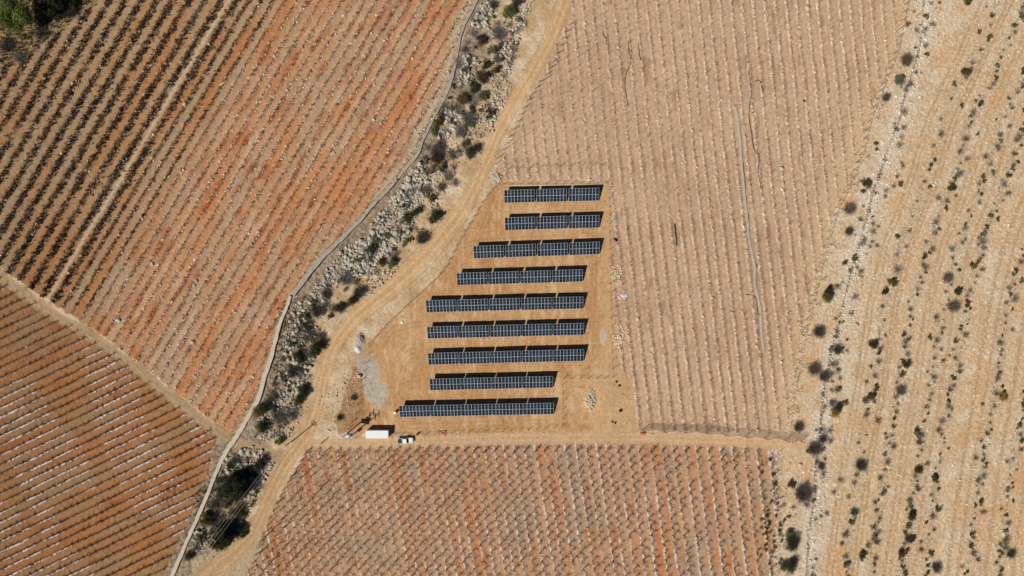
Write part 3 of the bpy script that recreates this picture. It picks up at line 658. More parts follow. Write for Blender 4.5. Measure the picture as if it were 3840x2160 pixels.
# ------------------------------------------------------------------ windbreak net at the bottom of the right field
nx0 = [(2410, 1612), (2490, 1616), (2568, 1618), (2645, 1622), (2722, 1630), (2795, 1636), (2868, 1642), (2945, 1650), (3005, 1654)]
net_m = bpy.data.materials.new('windbreak_net'); net_m.use_nodes = True; t = net_m.node_tree; bs = t.nodes['Principled BSDF']
bs.inputs['Base Color'].default_value = (*alb(235, 222, 205), 1); bs.inputs['Roughness'].default_value = .9
tcn = t.nodes.new('ShaderNodeTexCoord'); wv = t.nodes.new('ShaderNodeTexNoise'); wv.inputs['Scale'].default_value = 14
cr = t.nodes.new('ShaderNodeMapRange'); cr.inputs[1].default_value = .35; cr.inputs[2].default_value = .65; cr.inputs[3].default_value = .12; cr.inputs[4].default_value = .6
t.links.new(tcn.outputs['Object'], wv.inputs['Vector']); t.links.new(wv.outputs['Fac'], cr.inputs[0]); t.links.new(cr.outputs[0], bs.inputs['Alpha'])
root = empty('windbreak_net', P(*nx0[0])); base = Vector(root.location); hN = 3.0
pw = [Vector(P(*p)) - base for p in nx0]
b = MB(); b.tube([(0, 0, -.1), (0, 0, hN)], .08, 6); me = b.mesh('net_post', M_dpost)
for p in pw: link('net_post', me, root, p)
V = []; F = []; cols_ = 12; rows_ = 8
for i in range(len(pw) - 1):
    i0 = len(V)
    for a_ in range(cols_ + 1):
        t_ = a_ / cols_; p = pw[i].lerp(pw[i + 1], t_); sag = 4 * t_ * (1 - t_)
        for k in range(rows_ + 1):
            s_ = k / rows_; V.append((p.x, p.y + sag * .75 * math.sin(s_ * 2.2) - .1 + rng.uniform(-.04, .04), .1 + s_ * (hN - .2 - .25 * sag)))
    for a_ in range(cols_):
        for k in range(rows_):
            q_ = i0 + a_ * (rows_ + 1) + k; F.append((q_, q_ + rows_ + 1, q_ + rows_ + 2, q_ + 1))
link('net_sheet', mesh_np('net_sheet', V, F, net_m, True), root)
b = MB()
for i in range(len(pw) - 1):
    L = [pw[i].lerp(pw[i + 1], t_ / 8) + Vector((0, .75 * .81 * 4 * t_ / 8 * (1 - t_ / 8), hN - .1 - .25 * 4 * t_ / 8 * (1 - t_ / 8))) for t_ in range(9)]; b.tube(L, .045, 4)
b.build('top_rope', M_dpost, root)
bst = MB()
for p in pw: bst.tube([p + Vector((.1, .1, hN)), p + Vector((1.2, 3.2, 0))], .035, 4)
bst.build('stay', M_dpost, root)
tag(root, 'pale windbreak net sagging between tall posts at the lower edge of the post field', 'net')

# ------------------------------------------------------------------ solar tables
rows = [(3, (1891.7, 761.2), (2245.5, 752.8)), (3, (1894, 863.6), (2246, 854)), (4, (1777, 969.4), (2248, 953.5)), (4, (1714.8, 1069.8), (2184.8, 1056.4)), (5, (1599.5, 1171.7), (2186.3, 1157.3)), (5, (1604, 1270), (2188.8, 1255.7)), (5, (1607.5, 1368), (2188.8, 1353.5)), (4, (1613.4, 1463.9), (2073.5, 1453.9)), (5, (1500, 1564.2), (2076.5, 1552.8))]
ordn = ['first', 'second', 'third', 'fourth', 'fifth', 'sixth', 'seventh', 'eighth', 'ninth']
TW, TS, tilt, zlo = 10.2, 4.5, math.radians(23), .42
pw_, ph_ = TW / 9, TS / 2
def panel_meshes():
    b = MB(); b.box((0, 0, 0), (pw_ - .13, ph_ - .14, .03)); cell = b.mesh('solar_panel', M_panel)
    b = MB()
    fw = .055
    b.box((0, ph_ / 2 - fw / 2 - .02, .004), (pw_ - .03, fw, .05)); b.box((0, -ph_ / 2 + fw / 2 + .02, .004), (pw_ - .03, fw, .05))
    b.box((pw_ / 2 - fw / 2 - .012, 0, .004), (fw, ph_ - .04 - 2 * fw, .05)); b.box((-pw_ / 2 + fw / 2 + .012, 0, .004), (fw, ph_ - .04 - 2 * fw, .05))
    b.box((0, 0, .018), (pw_ - .14, .022, .006))
    return cell, b.mesh('frame', M_alu)
cell_me, frame_me = panel_meshes()
bb = MB()
for yy in (.5, 1.7, 2.8, 4.0): bb.box((TW / 2, yy, -.09), (TW + .1, .07, .07))
rail_me = bb.mesh('mounting_rail', M_steel)
def leg_me(h):
    b = MB(); b.box((0, 0, h / 2 - .1), (.11, .09, h + .2)); return b.mesh('leg', M_steel)
zf, zb = zlo + .9 * math.sin(tilt), zlo + 3.6 * math.sin(tilt); lf, lb = leg_me(zf - .12), leg_me(zb - .12)
b = MB(); b.box((TW / 2, 2.25, -.16), (.08, 4.2, .07)); raft_me = b.mesh('rafter', M_steel)
for ri_, (n, A, B) in enumerate(rows):
    a0 = Vector(P(A[0], A[1], 0, zlo)); b0 = Vector(P(B[0], B[1], 0, zlo)); d = b0 - a0; ang = math.atan2(d.y, d.x); L = d.length; per = (L - TW) / (n - 1)
    for k in range(n):
        pos = a0 + d.normalized() * per * k
        rt = empty('solar_table', pos, ang + rng.uniform(-.003, .003))
        pl_ = empty('panel_deck', (0, 0, zlo)); pl_.parent = rt; pl_.rotation_euler = (tilt, 0, 0)
        # panels are direct parts of the table: the deck empty is replaced by placing them with its matrix
        Rm = Matrix.Translation((0, 0, zlo)) @ Matrix.Rotation(tilt, 4, 'X')
        bpy.data.objects.remove(pl_)
        for i in range(9):
            for j in range(2):
                o = link('solar_panel', cell_me, rt); o.matrix_local = Rm @ Matrix.Translation(((i + .5) * pw_, (j + .5) * ph_, 0)) @ Matrix.Rotation(rng.uniform(-.006, .006), 4, 'X')
                f = link('frame', frame_me, o)
        o = link('mounting_rail', rail_me, rt); o.matrix_local = Rm
        for xx in (1.2, TW / 2, TW - 1.2):
            o = link('rafter', raft_me, rt); o.matrix_local = Rm @ Matrix.Translation((xx - TW / 2, 0, 0))
            link('leg', lf, rt, (xx, .9 * math.cos(tilt), 0)); link('leg', lb, rt, (xx, 3.6 * math.cos(tilt), 0))
        where = f'{ordn[k]} from the left' if k < n - 1 else 'last on the right'
        tag(rt, f'blue-black tilted solar table, {where} in the {ordn[ri_]} row from the top', 'solar table', 'rows of solar tables in the yard')

# ------------------------------------------------------------------ container, pickup
cx, cy, _ = P(1280 + 608 / 4.55, 1480 + 679 / 4.55, 0, 2.1)
r = empty('site_container', (cx, cy, 0), math.radians(-.3)); Lc, Wc, Hc = 7.55, 2.62, 2.1
b = MB(); b.box((0, 0, Hc / 2 + .08), (Lc - .1, Wc - .1, Hc - .1))
for i in range(30):
    x = -Lc / 2 + .25 + i * .243
    for s in (-1, 1): b.box((x, s * (Wc / 2 - .035), Hc / 2 + .1), (.12, .045, Hc - .3))
b.build('body', M_white, r)
b = MB(); b.box((0, 0, Hc + .06), (Lc, Wc, .08), bev=.02)
for i in range(14): b.box((-Lc / 2 + .5 + i * .5, 0, Hc + .11), (.1, Wc - .3, .025))
b.build('roof', M_white, r)
b = MB(); b.box((1.6, -Wc / 2 - .01, 1.05), (.85, .05, 1.85)); dr = b.build('door', M_steel, r)
b = MB(); b.box((1.9, -Wc / 2 - .06, 1.0), (.1, .05, .05)); b.build('handle', M_dark, dr)
b = MB(); b.box((-1.6, -Wc / 2 - .01, 1.35), (1.3, .05, .7)); b.build('window', M_glass, r)
b = MB()
for x in (-3, 0, 3):
    for y in (-1, 1): b.box((x, y, .03), (.3, .3, .2))
b.build('footing', M_conc2, r)
tag(r, 'long white site container with flat roof beside the dirt road', 'container')

def pickup():
    cx, cy, _ = P(1520, 1653, 0, 1.2); r = empty('pickup_truck', (cx, cy, 0), math.radians(3.5))
    bm = bmesh.new()
    # lower body by cross-sections along x (length 5.2)
    prof = [(-2.6, .80, .55, .92), (-2.55, .86, .45, .98), (-1.0, .89, .38, 1.0), (.9, .90, .38, 1.0), (1.0, .9, .38, 1.02), (2.1, .88, .40, .98), (2.45, .80, .45, .86), (2.62, .62, .5, .75)]
    ringv = []
    for x, hw, z0, z1 in prof:
        ringv.append([bm.verts.new(v) for v in ((x, -hw, z0), (x, -hw, z1 - .08), (x, -hw + .08, z1), (x, hw - .08, z1), (x, hw, z1 - .08), (x, hw, z0))])
    for a_, b_ in zip(ringv[:-1], ringv[1:]):
        for k in range(6): bm.faces.new((a_[k], a_[(k + 1) % 6], b_[(k + 1) % 6], b_[k]))
    bm.faces.new(ringv[0]); bm.faces.new(ringv[-1][::-1])
    # cargo opening
    me = bpy.data.meshes.new('body'); bmesh.ops.recalc_face_normals(bm, faces=bm.faces); bm.to_mesh(me); bm.free(); me.materials.append(M_white); link('body', me, r)
    b = MB(); b.box((-1.78, 0, 1.005), (1.35, 1.45, .02)); b.build('cargo_bed', M_dark, r)
    b = MB()
    for y in (-.8, .8): b.box((-1.75, y, 1.1), (1.6, .1, .22), bev=.03)
    b.box((-2.56, 0, 1.1), (.08, 1.6, .22), bev=.03); b.box((-.93, 0, 1.1), (.08, 1.6, .22), bev=.03); b.build('bed_rail', M_white, r)
    # cab
    V = [(-.88, -.80, 1.0), (1.15, -.82, 1.0), (1.15, .82, 1.0), (-.88, .80, 1.0), (-.72, -.66, 1.62), (.42, -.66, 1.64), (.42, .66, 1.64), (-.72, .66, 1.62)]
    F = [(0, 1, 5, 4), (1, 2, 6, 5), (2, 3, 7, 6), (3, 0, 4, 7)]
    link('cab_glass', mesh_np('cab_glass', V, F, M_glass), r)
    b = MB(); b.box((-.15, 0, 1.665), (1.2, 1.38, .07), bev=.03); b.build('cab_roof', M_white, r)
    b = MB()
    for p, q in ((0, 4), (1, 5), (2, 6), (3, 7)): b.tube([V[p], V[q]], .045, 5)
    b.tube([(-.1, -.815, 1.0), (-.1, -.665, 1.63)], .045, 5); b.tube([(-.1, .815, 1.0), (-.1, .665, 1.63)], .045, 5); b.build('pillar', M_white, r)
    for x in (-1.6, 1.65):
        for y in (-.82, .82):
            b = MB(); b.tube([(x, y - .12, .38), (x, y + .12, .38)], .38, 16); wl = b.build('wheel', M_tyre, r)
            b = MB(); b.tube([(x, y - .125, .38), (x, y + .125, .38)], .2, 12); b.build('rim', M_alu, wl)
    for y in (-.6, .6):
        b = MB(); b.box((2.5, y, .74), (.14, .32, .14), bev=.03); b.build('headlight', M_glass, r)
        b = MB(); b.box((.95, y * 1.62, 1.08), (.1, .2, .15), bev=.03); b.build('mirror', M_white, r)
    b = MB(); b.box((2.6, 0, .52), (.12, 1.5, .16), bev=.03); b.build('bumper', M_steel, r)
    tag(r, 'white pickup truck with an open dark cargo bed parked on the dirt road', 'pickup truck')
pickup()

# ------------------------------------------------------------------ power poles and wires
def pole(x, y, h, armdir, label, narms=2, armlen=2.1):
    r = empty('power_pole', P(x, y)); b = MB(); b.tube([(0, 0, -.2), (0, 0, h)], [.19, .13], 8); b.build('pole', M_dpost, r)
    ux, uy = math.cos(armdir), math.sin(armdir); tips = []
    for k in range(narms):
        z = h - .15 - .8 * k; b = MB(); Rm = Matrix.Rotation(armdir, 4, 'Z'); b.box((-.12 * uy, .12 * ux, z), (armlen, .14, .16), Rm); b.build('crossarm', M_conc, r)
        for s in (-.45, 0, .45):
            b = MB(); b.tube([(ux * armlen * s, uy * armlen * s, z + .08), (ux * armlen * s, uy * armlen * s, z + .32)], [.05, .07], 6); b.build('insulator', M_white, r)
            if k == 0: tips.append(Vector(r.location) + Vector((ux * armlen * s, uy * armlen * s, z + .32)))
    tag(r, label, 'power pole'); return tips
t1 = pole(1000 + 455 / 4.55, 1540 + 505 / 4.55, 8.7, math.radians(-45), 'tall power pole with long shadow across the road junction')
t3 = pole(843, 1988, 9.4, math.radians(-41), 'power pole with a white crossarm over the dark trees at lower left', 1, 2.2)
pole(1211, 1657, 2.6, 0, 'short stub pole left of the transformer poles', 0)
# H-frame transformer structure
A = P(1280 + 140 / 4.55, 1480 + 627 / 4.55); Bp = P(1280 + 232 / 4.55, 1480 + 648 / 4.55)
r = empty('transformer_station', A); dB = Vector(Bp) - Vector(A); hh = 9.4; t2 = []
for p in (Vector((0, 0, 0)), dB):
    b = MB(); b.tube([p + Vector((0, 0, -.2)), p + Vector((0, 0, hh))], [.2, .14], 8); b.build('pole', M_dpost, r)
    for z in (hh - .15, hh - 1.6):
        b = MB(); b.box(tuple(p + Vector((.16, 0, z))), (.16, 2.3, .16)); b.build('crossarm', M_conc, r)
        for s in (-1, 0, 1):
            b = MB(); b.tube([p + Vector((.16, s, z + .08)), p + Vector((.16, s, z + .36))], [.05, .08], 6); b.build('insulator', M_white, r)
for s in (-1, 0, 1): t2.append(Vector(A) + Vector((.16, s, hh + .2)))
mid = dB / 2
b = MB(); b.box(tuple(mid + Vector((0, 0, 5.2))), (dB.length + .9, 1.5, .18), Matrix.Rotation(math.atan2(dB.y, dB.x), 4, 'Z')); b.build('platform', M_steel, r)
b = MB(); b.box(tuple(mid + Vector((0, 0, 5.95))), (1.3, .9, 1.2), bev=.08)
for s in (-.5, 0, .5): b.box(tuple(mid + Vector((s, .55, 5.95))), (.08, .25, .9))
tf = b.build('transformer', M_white, r)
for s in (-.35, 0, .35):
    b = MB(); b.tube([mid + Vector((s, 0, 6.5)), mid + Vector((s, 0, 6.95))], [.08, .05], 6); b.build('bushing', M_conc2, tf)
b = MB(); b.box(tuple(dB + Vector((.35, 0, 1.6))), (.6, .9, 1.3), bev=.04); b.build('meter_cabinet', M_steel, r)
tag(r, 'two-pole transformer platform beside the white container, casting long twin shadows', 'transformer')
wr = 0
def wires(a, b_, label, sag=.9):
    for p, q in zip(a, b_):
        w_ = MB(); w_.tube([p.lerp(q, t_ / 14) - Vector((0, 0, sag * 4 * t_ / 14 * (1 - t_ / 14))) for t_ in range(15)], .028, 4)
        tag(w_.build('power_line', M_conc), label, 'power line', label.replace('one of ', ''))
wires(t1, t2[::-1], 'one of three thin wires from junction pole to transformer station')
wires(t1, t3, 'one of three thin wires from junction pole over the dark trees')
far = [p + (Vector(P(690, 2160)) - Vector(P(795, 2030))) * 3.2 for p in t3]
wires(t3, far, 'one of three thin wires leaving the picture at lower left', 1.4)

# ------------------------------------------------------------------ boulders
def strip_pts(zones):
    out = []
    for poly, n, smin, smax, zi in zones:
        p = np.array(D(poly)); lo, hi = p.min(0), p.max(0); c = 0; got = []
        a_ = rng.uniform(lo, hi, (n * 6, 2)); ok = inpoly(a_[:, 0], a_[:, 1], p); a_ = a_[ok][:n]
        s = smin + (smax - smin) * rng.random(len(a_)) ** 2.4
        out += [(x, y, s_, zi) for (x, y), s_ in zip(a_, s)]
    return out
ZN = ['beside the upper stretch of the canal wall', 'in the big heap between canal wall and road bend', 'among the dark bushes of the lower rocky strip', 'beside the bare grey bushes of the rocky strip', 'below the crossing track at lower left']
zones = [
    ([(1210, 5), (1240, 5), (1235, 60), (1200, 80), (1190, 60)], 90, .25, .9, 0),
    ([(1205, 60), (1250, 60), (1300, 20), (1345, 0), (1325, 60), (1290, 140), (1262, 160), (1240, 120)], 230, .18, .7, 0),
    ([(1165, 140), (1205, 140), (1200, 215), (1150, 215)], 130, .22, .75, 0),
    ([(1235, 200), (1290, 140), (1275, 250), (1240, 330), (1195, 350), (1180, 310), (1210, 270)], 360, .15, .6, 0),
    ([(1120, 270), (1160, 280), (1150, 350), (1100, 350)], 130, .25, .7, 0),
    ([(1020, 445), (1060, 405), (1075, 430), (1080, 470), (1060, 520), (1025, 590), (975, 640), (935, 615), (930, 570), (985, 500)], 620, .32, .85, 1),
    ([(925, 595), (965, 600), (970, 640), (930, 700), (860, 690), (870, 620)], 420, .28, .8, 1),
    ([(790, 720), (860, 620), (870, 690), (800, 790), (760, 800)], 320, .2, .7, 2),
    ([(740, 760), (800, 740), (790, 900), (745, 1010), (700, 1000), (705, 900)], 420, .22, .8, 2),
    ([(640, 1060), (700, 1000), (740, 1010), (770, 1030), (720, 1110), (640, 1110)], 260, .2, .65, 2),
    ([(870, 760), (930, 700), (990, 640), (1010, 670), (940, 740)], 90, .2, .6, 3),
    ([(1075, 440), (1130, 360), (1180, 300), (1200, 330), (1150, 420), (1110, 500), (1070, 560)], 170, .15, .5, 3),
    ([(560, 1150), (640, 1120), (690, 1150), (640, 1200), (600, 1250), (575, 1200)], 240, .22, .75, 4),
    ([(655, 1170), (695, 1160), (640, 1250), (610, 1260)], 90, .3, .7, 4),
    ([(490, 1330), (530, 1340), (510, 1400), (560, 1400), (540, 1405), (480, 1390)], 60, .3, .7, 4),
]
B_ = strip_pts(zones); B_.sort(key=lambda q: -q[2]); ind, rest = B_[:275], B_[275:]
bmesh_ = [mesh_np('boulder', V, F, M_stone, False) for V, F in rocks_hi]
for i, (x, y, s, z) in enumerate(ind):
    o = link('boulder', bmesh_[i % 6], None, P(x, y, .05 + rng.uniform(0, .3)), rng.uniform(0, 6.28), (s * rng.uniform(.85, 1.3), s * rng.uniform(.8, 1.1), s * rng.uniform(.8, 1.1)))
    tag(o, 'large pale grey boulder ' + ZN[z], 'boulder', 'boulders ' + ZN[z])
rest = np.array([(x, y, s) for x, y, s, z in rest])
stuff('rubble', rocks_lo, topos(rest, .12), rest[:, 2], [alb(204, 197, 180), alb(188, 180, 162), alb(168, 160, 148)], .2, M_stone_s, 'smaller pale rocks filling the rocky strip', 'rubble')
# named field boulders
fb = [((695, 393), .75, 'dark boulder lying in the reddish dark row of the upper left vineyard'), ((305, 385), 0, ''), ((1080, 338), .7, 'round boulder at the centre of the upper left vineyard'), ((1020, 358), .55, 'small boulder left of a round one in the upper vineyard'), ((980, 360), .5, 'boulder with dark shadow side in the upper vineyard'), ((305, 957), .7, 'boulder near the left dark rows above the diagonal track'), ((310, 955), 0, ''), ((570, 990), .7, 'boulder by itself on a grey lane of the lower upper vineyard'), ((445, 1198), .85, 'large pale boulder near the diagonal track'), ((737, 1052), .7, 'first of two boulders in line in the upper vineyard'), ((728, 1072), .6, 'second of two boulders in line in the upper vineyard'), ((722, 1284), .85, 'grey-green boulder in the lower part of the upper vineyard'), ((638, 1292), .5, 'white boulder left of the grey-green one'), ((1570, 505), .6, 'boulder on bare ground beside the upper canal wall'), ((3028, 28), .8, 'white boulder at the top of the post field'), ((2930, 632), .75, 'white boulder on a ridge in the middle of the post field'), ((3213, 1216), .8, 'single white boulder beside the stone line in the scrubland'), ((3000, 1743), .7, 'white angular boulder below the right end of the dirt road'), ((2660, 0), 0, ''), ((1340, 480), 0, ''), ((1730, 437), .75, 'pale boulder surrounded by deep shadow in the rocky strip'), ((1803, 66), .85, 'round pale boulder near the top of the rocky strip'), ((2753, 400), .6, 'boulder at the head of the grey ground sheet'), ((1298, 610), .5, 'pale boulder between two upper vine rows')]
for (p, s, lab) in fb:
    if s: tag(link('boulder', bmesh_[int(rng.integers(6))], None, P(*p), rng.uniform(0, 6), (s * 1.15, s, s * .95)), lab, 'boulder')
# loose stones of the scrubland
def uni(poly, n):
    p = np.array(D(poly)); a_ = rng.uniform(p.min(0), p.max(0), (n, 2)); return a_[inpoly(a_[:, 0], a_[:, 1], p)]
a = uni([(2290, -20), (2600, -20), (2600, 1470), (1960, 1470), (1960, 1110), (2000, 900), (2100, 560)], 17000)
gate = nz1(a[:, 0], a[:, 1], 5, 230) + .5 * rng.random(len(a)) > .62; a = a[gate]
stuff('loose_stones', rocks_lo, topos(a, .0), rng.gamma(1.8, .055, len(a)).clip(.04, .4), alb(232, 212, 182), .2, M_stone_s, 'small pale stones strewn over the scrubland', 'stones', flat=.8)
a = uni([(2000, 1085), (2100, 560), (2330, 0), (2600, 0), (2600, 1449), (1970, 1449)], 26000); of = track_off(a[:, 0], a[:, 1]); kp = np.zeros(len(a), bool)
for c in (42, 122, 176, 286, 362): kp |= (np.abs(of - c) < 14)
a = a[kp & (nz1(a[:, 0], a[:, 1], 6, 240) > .5)]
stuff('loose_stones', rocks_lo, topos(a, .0), rng.gamma(2, .055, len(a)).clip(.05, .4), [alb(222, 214, 200), alb(190, 180, 164), alb(150, 138, 124)], .2, M_stone_s, 'whitish stones raked into strips between the wheel tracks', 'stones')
sl_ = resample(stoneline, 1.2); a = np.array(sl_) + rng.normal(0, 1, (len(sl_), 2)) * 17 + np.array([6, 0]); a2_ = np.array(sl_) + rng.normal(0, 1, (len(sl_), 2)) * 28 + np.array([14, 0])
a = np.vstack([a, a2_, a + rng.normal(0, 8, a.shape)])
stuff('stone_line', rocks_lo, topos(a, .02), rng.gamma(2.2, .06, len(a)).clip(.06, .45), [alb(234, 226, 210), alb(214, 202, 184)], .18, M_stone_s, 'broad line of whitish stones along the old ditch in the scrubland', 'stones')
a = np.vstack([uni([(1290, 60), (1420, 0), (1370, 100), (1300, 230), (1250, 320), (1190, 460), (1100, 560), (1000, 660), (890, 760), (820, 850), (760, 1080), (690, 1130), (640, 1110), (720, 950), (800, 780), (1000, 540), (1150, 330)], 9000), uni([(870, 930), (905, 930), (880, 1085), (790, 1085), (805, 1000)], 700)])
stuff('loose_stones', rocks_lo, topos(a, .1), rng.gamma(1.8, .06, len(a)).clip(.05, .4), alb(218, 200, 172), .22, M_stone_s, 'small stones strewn over the rocky strip', 'stones')

# ------------------------------------------------------------------ shrubs and trees
def leaf_cloud(seed, R, hgt, n, size, lumps=7, core=.25, up=.0):
    r = np.random.default_rng(seed); L = []
    for k in range(lumps):
        a = r.uniform(0, 6.28); d = R * r.uniform(.15, .62); L.append((math.cos(a) * d, math.sin(a) * d, hgt * r.uniform(.35, .75), R * r.uniform(.28, .5)))
    L = np.array(L); w_ = r.integers(0, lumps, n); c = L[w_]
    v = r.normal(size=(n, 3)); v /= np.linalg.norm(v, axis=1)[:, None]; rad = r.random(n) ** .45
    Pp = c[:, :3] + v * (c[:, 3] * rad)[:, None] * np.array([1, 1, .8]); Pp[:, 2] = np.abs(Pp[:, 2]) + .05
    t1_ = r.normal(size=(n, 3)); t1_ /= np.linalg.norm(t1_, axis=1)[:, None]; t2_ = r.normal(size=(n, 3)); t2_ -= (t2_ * t1_).sum(1)[:, None] * t1_; t2_ /= np.linalg.norm(t2_, axis=1)[:, None]
    s = size * r.uniform(.6, 1.4, n)[:, None]
    V = np.stack([Pp - t1_ * s, Pp + t2_ * s * .55, Pp + t1_ * s, Pp - t2_ * s * .55], 1).reshape(-1, 3)
    F = np.arange(n * 4).reshape(n, 4); return V, F
def twig_cloud(seed, R, hgt, n, w_=.02, base=.1):
    r = random.Random(seed); V = []; F = []
    for k in range(n):
        a = r.uniform(0, 6.28); el = r.uniform(.15, 1.3); l = R * r.uniform(.6, 1.1)
        d = Vector((math.cos(a) * math.cos(el), math.sin(a) * math.cos(el), math.sin(el) * hgt / R)); p0 = Vector((r.uniform(-base, base), r.uniform(-base, base), 0))
        p1 = p0 + d * l * .55; p2 = p1 + (d + Vector((r.uniform(-.5, .5), r.uniform(-.5, .5), r.uniform(-.2, .4)))).normalized() * l * .45
        sd = d.cross(Vector((r.uniform(-1, 1), r.uniform(-1, 1), .4))).normalized() * w_; i = len(V)
        V += [p0 - sd, p0 + sd, p1 - sd * .8, p1 + sd * .8]; F.append((i, i + 1, i + 3, i + 2))
        for e in range(3):
            q = p1.lerp(p2, .3 + .35 * e) + Vector((r.uniform(-.3, .3), r.uniform(-.3, .3), r.uniform(-.1, .25))) * R * .5; i = len(V)
            V += [p1 - sd * .7, p1 + sd * .7, q + sd * .3, q - sd * .3]; F.append((i, i + 1, i + 2, i + 3))
    return np.array([tuple(v) for v in V]), np.array(F)
def stem_mesh(name, R, h, m_, seed, n=6):
    r = random.Random(seed); b = MB()
    for k in range(n):
        a = r.uniform(0, 6.28); e = Vector((math.cos(a) * R * .5, math.sin(a) * R * .5, h * .6)); b.tube([(0, 0, -.1), tuple(e * .5 + Vector((0, 0, h * .1))), tuple(e)], [.07 * R / 2 + .02, .03, .015], 4, False)
    return b.mesh(name, m_)
_ns = [0]
def bush(x, y, R, h, m_, label, n=None, name='bush', cat='bush', bare=False, rz=None, size=None):
    _ns[0] += 1; sd = _ns[0]; r = empty(name, P(x, y, 0, .5 * h)); n = n or int(900 * (R / 1.8) ** 2) + 200
    if bare:
        V, F = twig_cloud(sd, R * 1.05, h, int(260 * (R / 1.5) ** 1.5) + 60, .022, R * .35); link('branches', mesh_np('branches', V, F, m_), r)
    else:
        V, F = leaf_cloud(sd, R, h, n, size or .13, lumps=8 + int(R * 2)); link('foliage', mesh_np('foliage', V, F, m_), r)
        V, F = twig_cloud(sd + 500, R * .9, h, 40, .03, R * .2); link('stem', mesh_np('stem', V, F, M_twigd), r)
    tag(r, label, cat); return r
def Dp(a, b): return a * DN, b * DN
q_ = DN * M
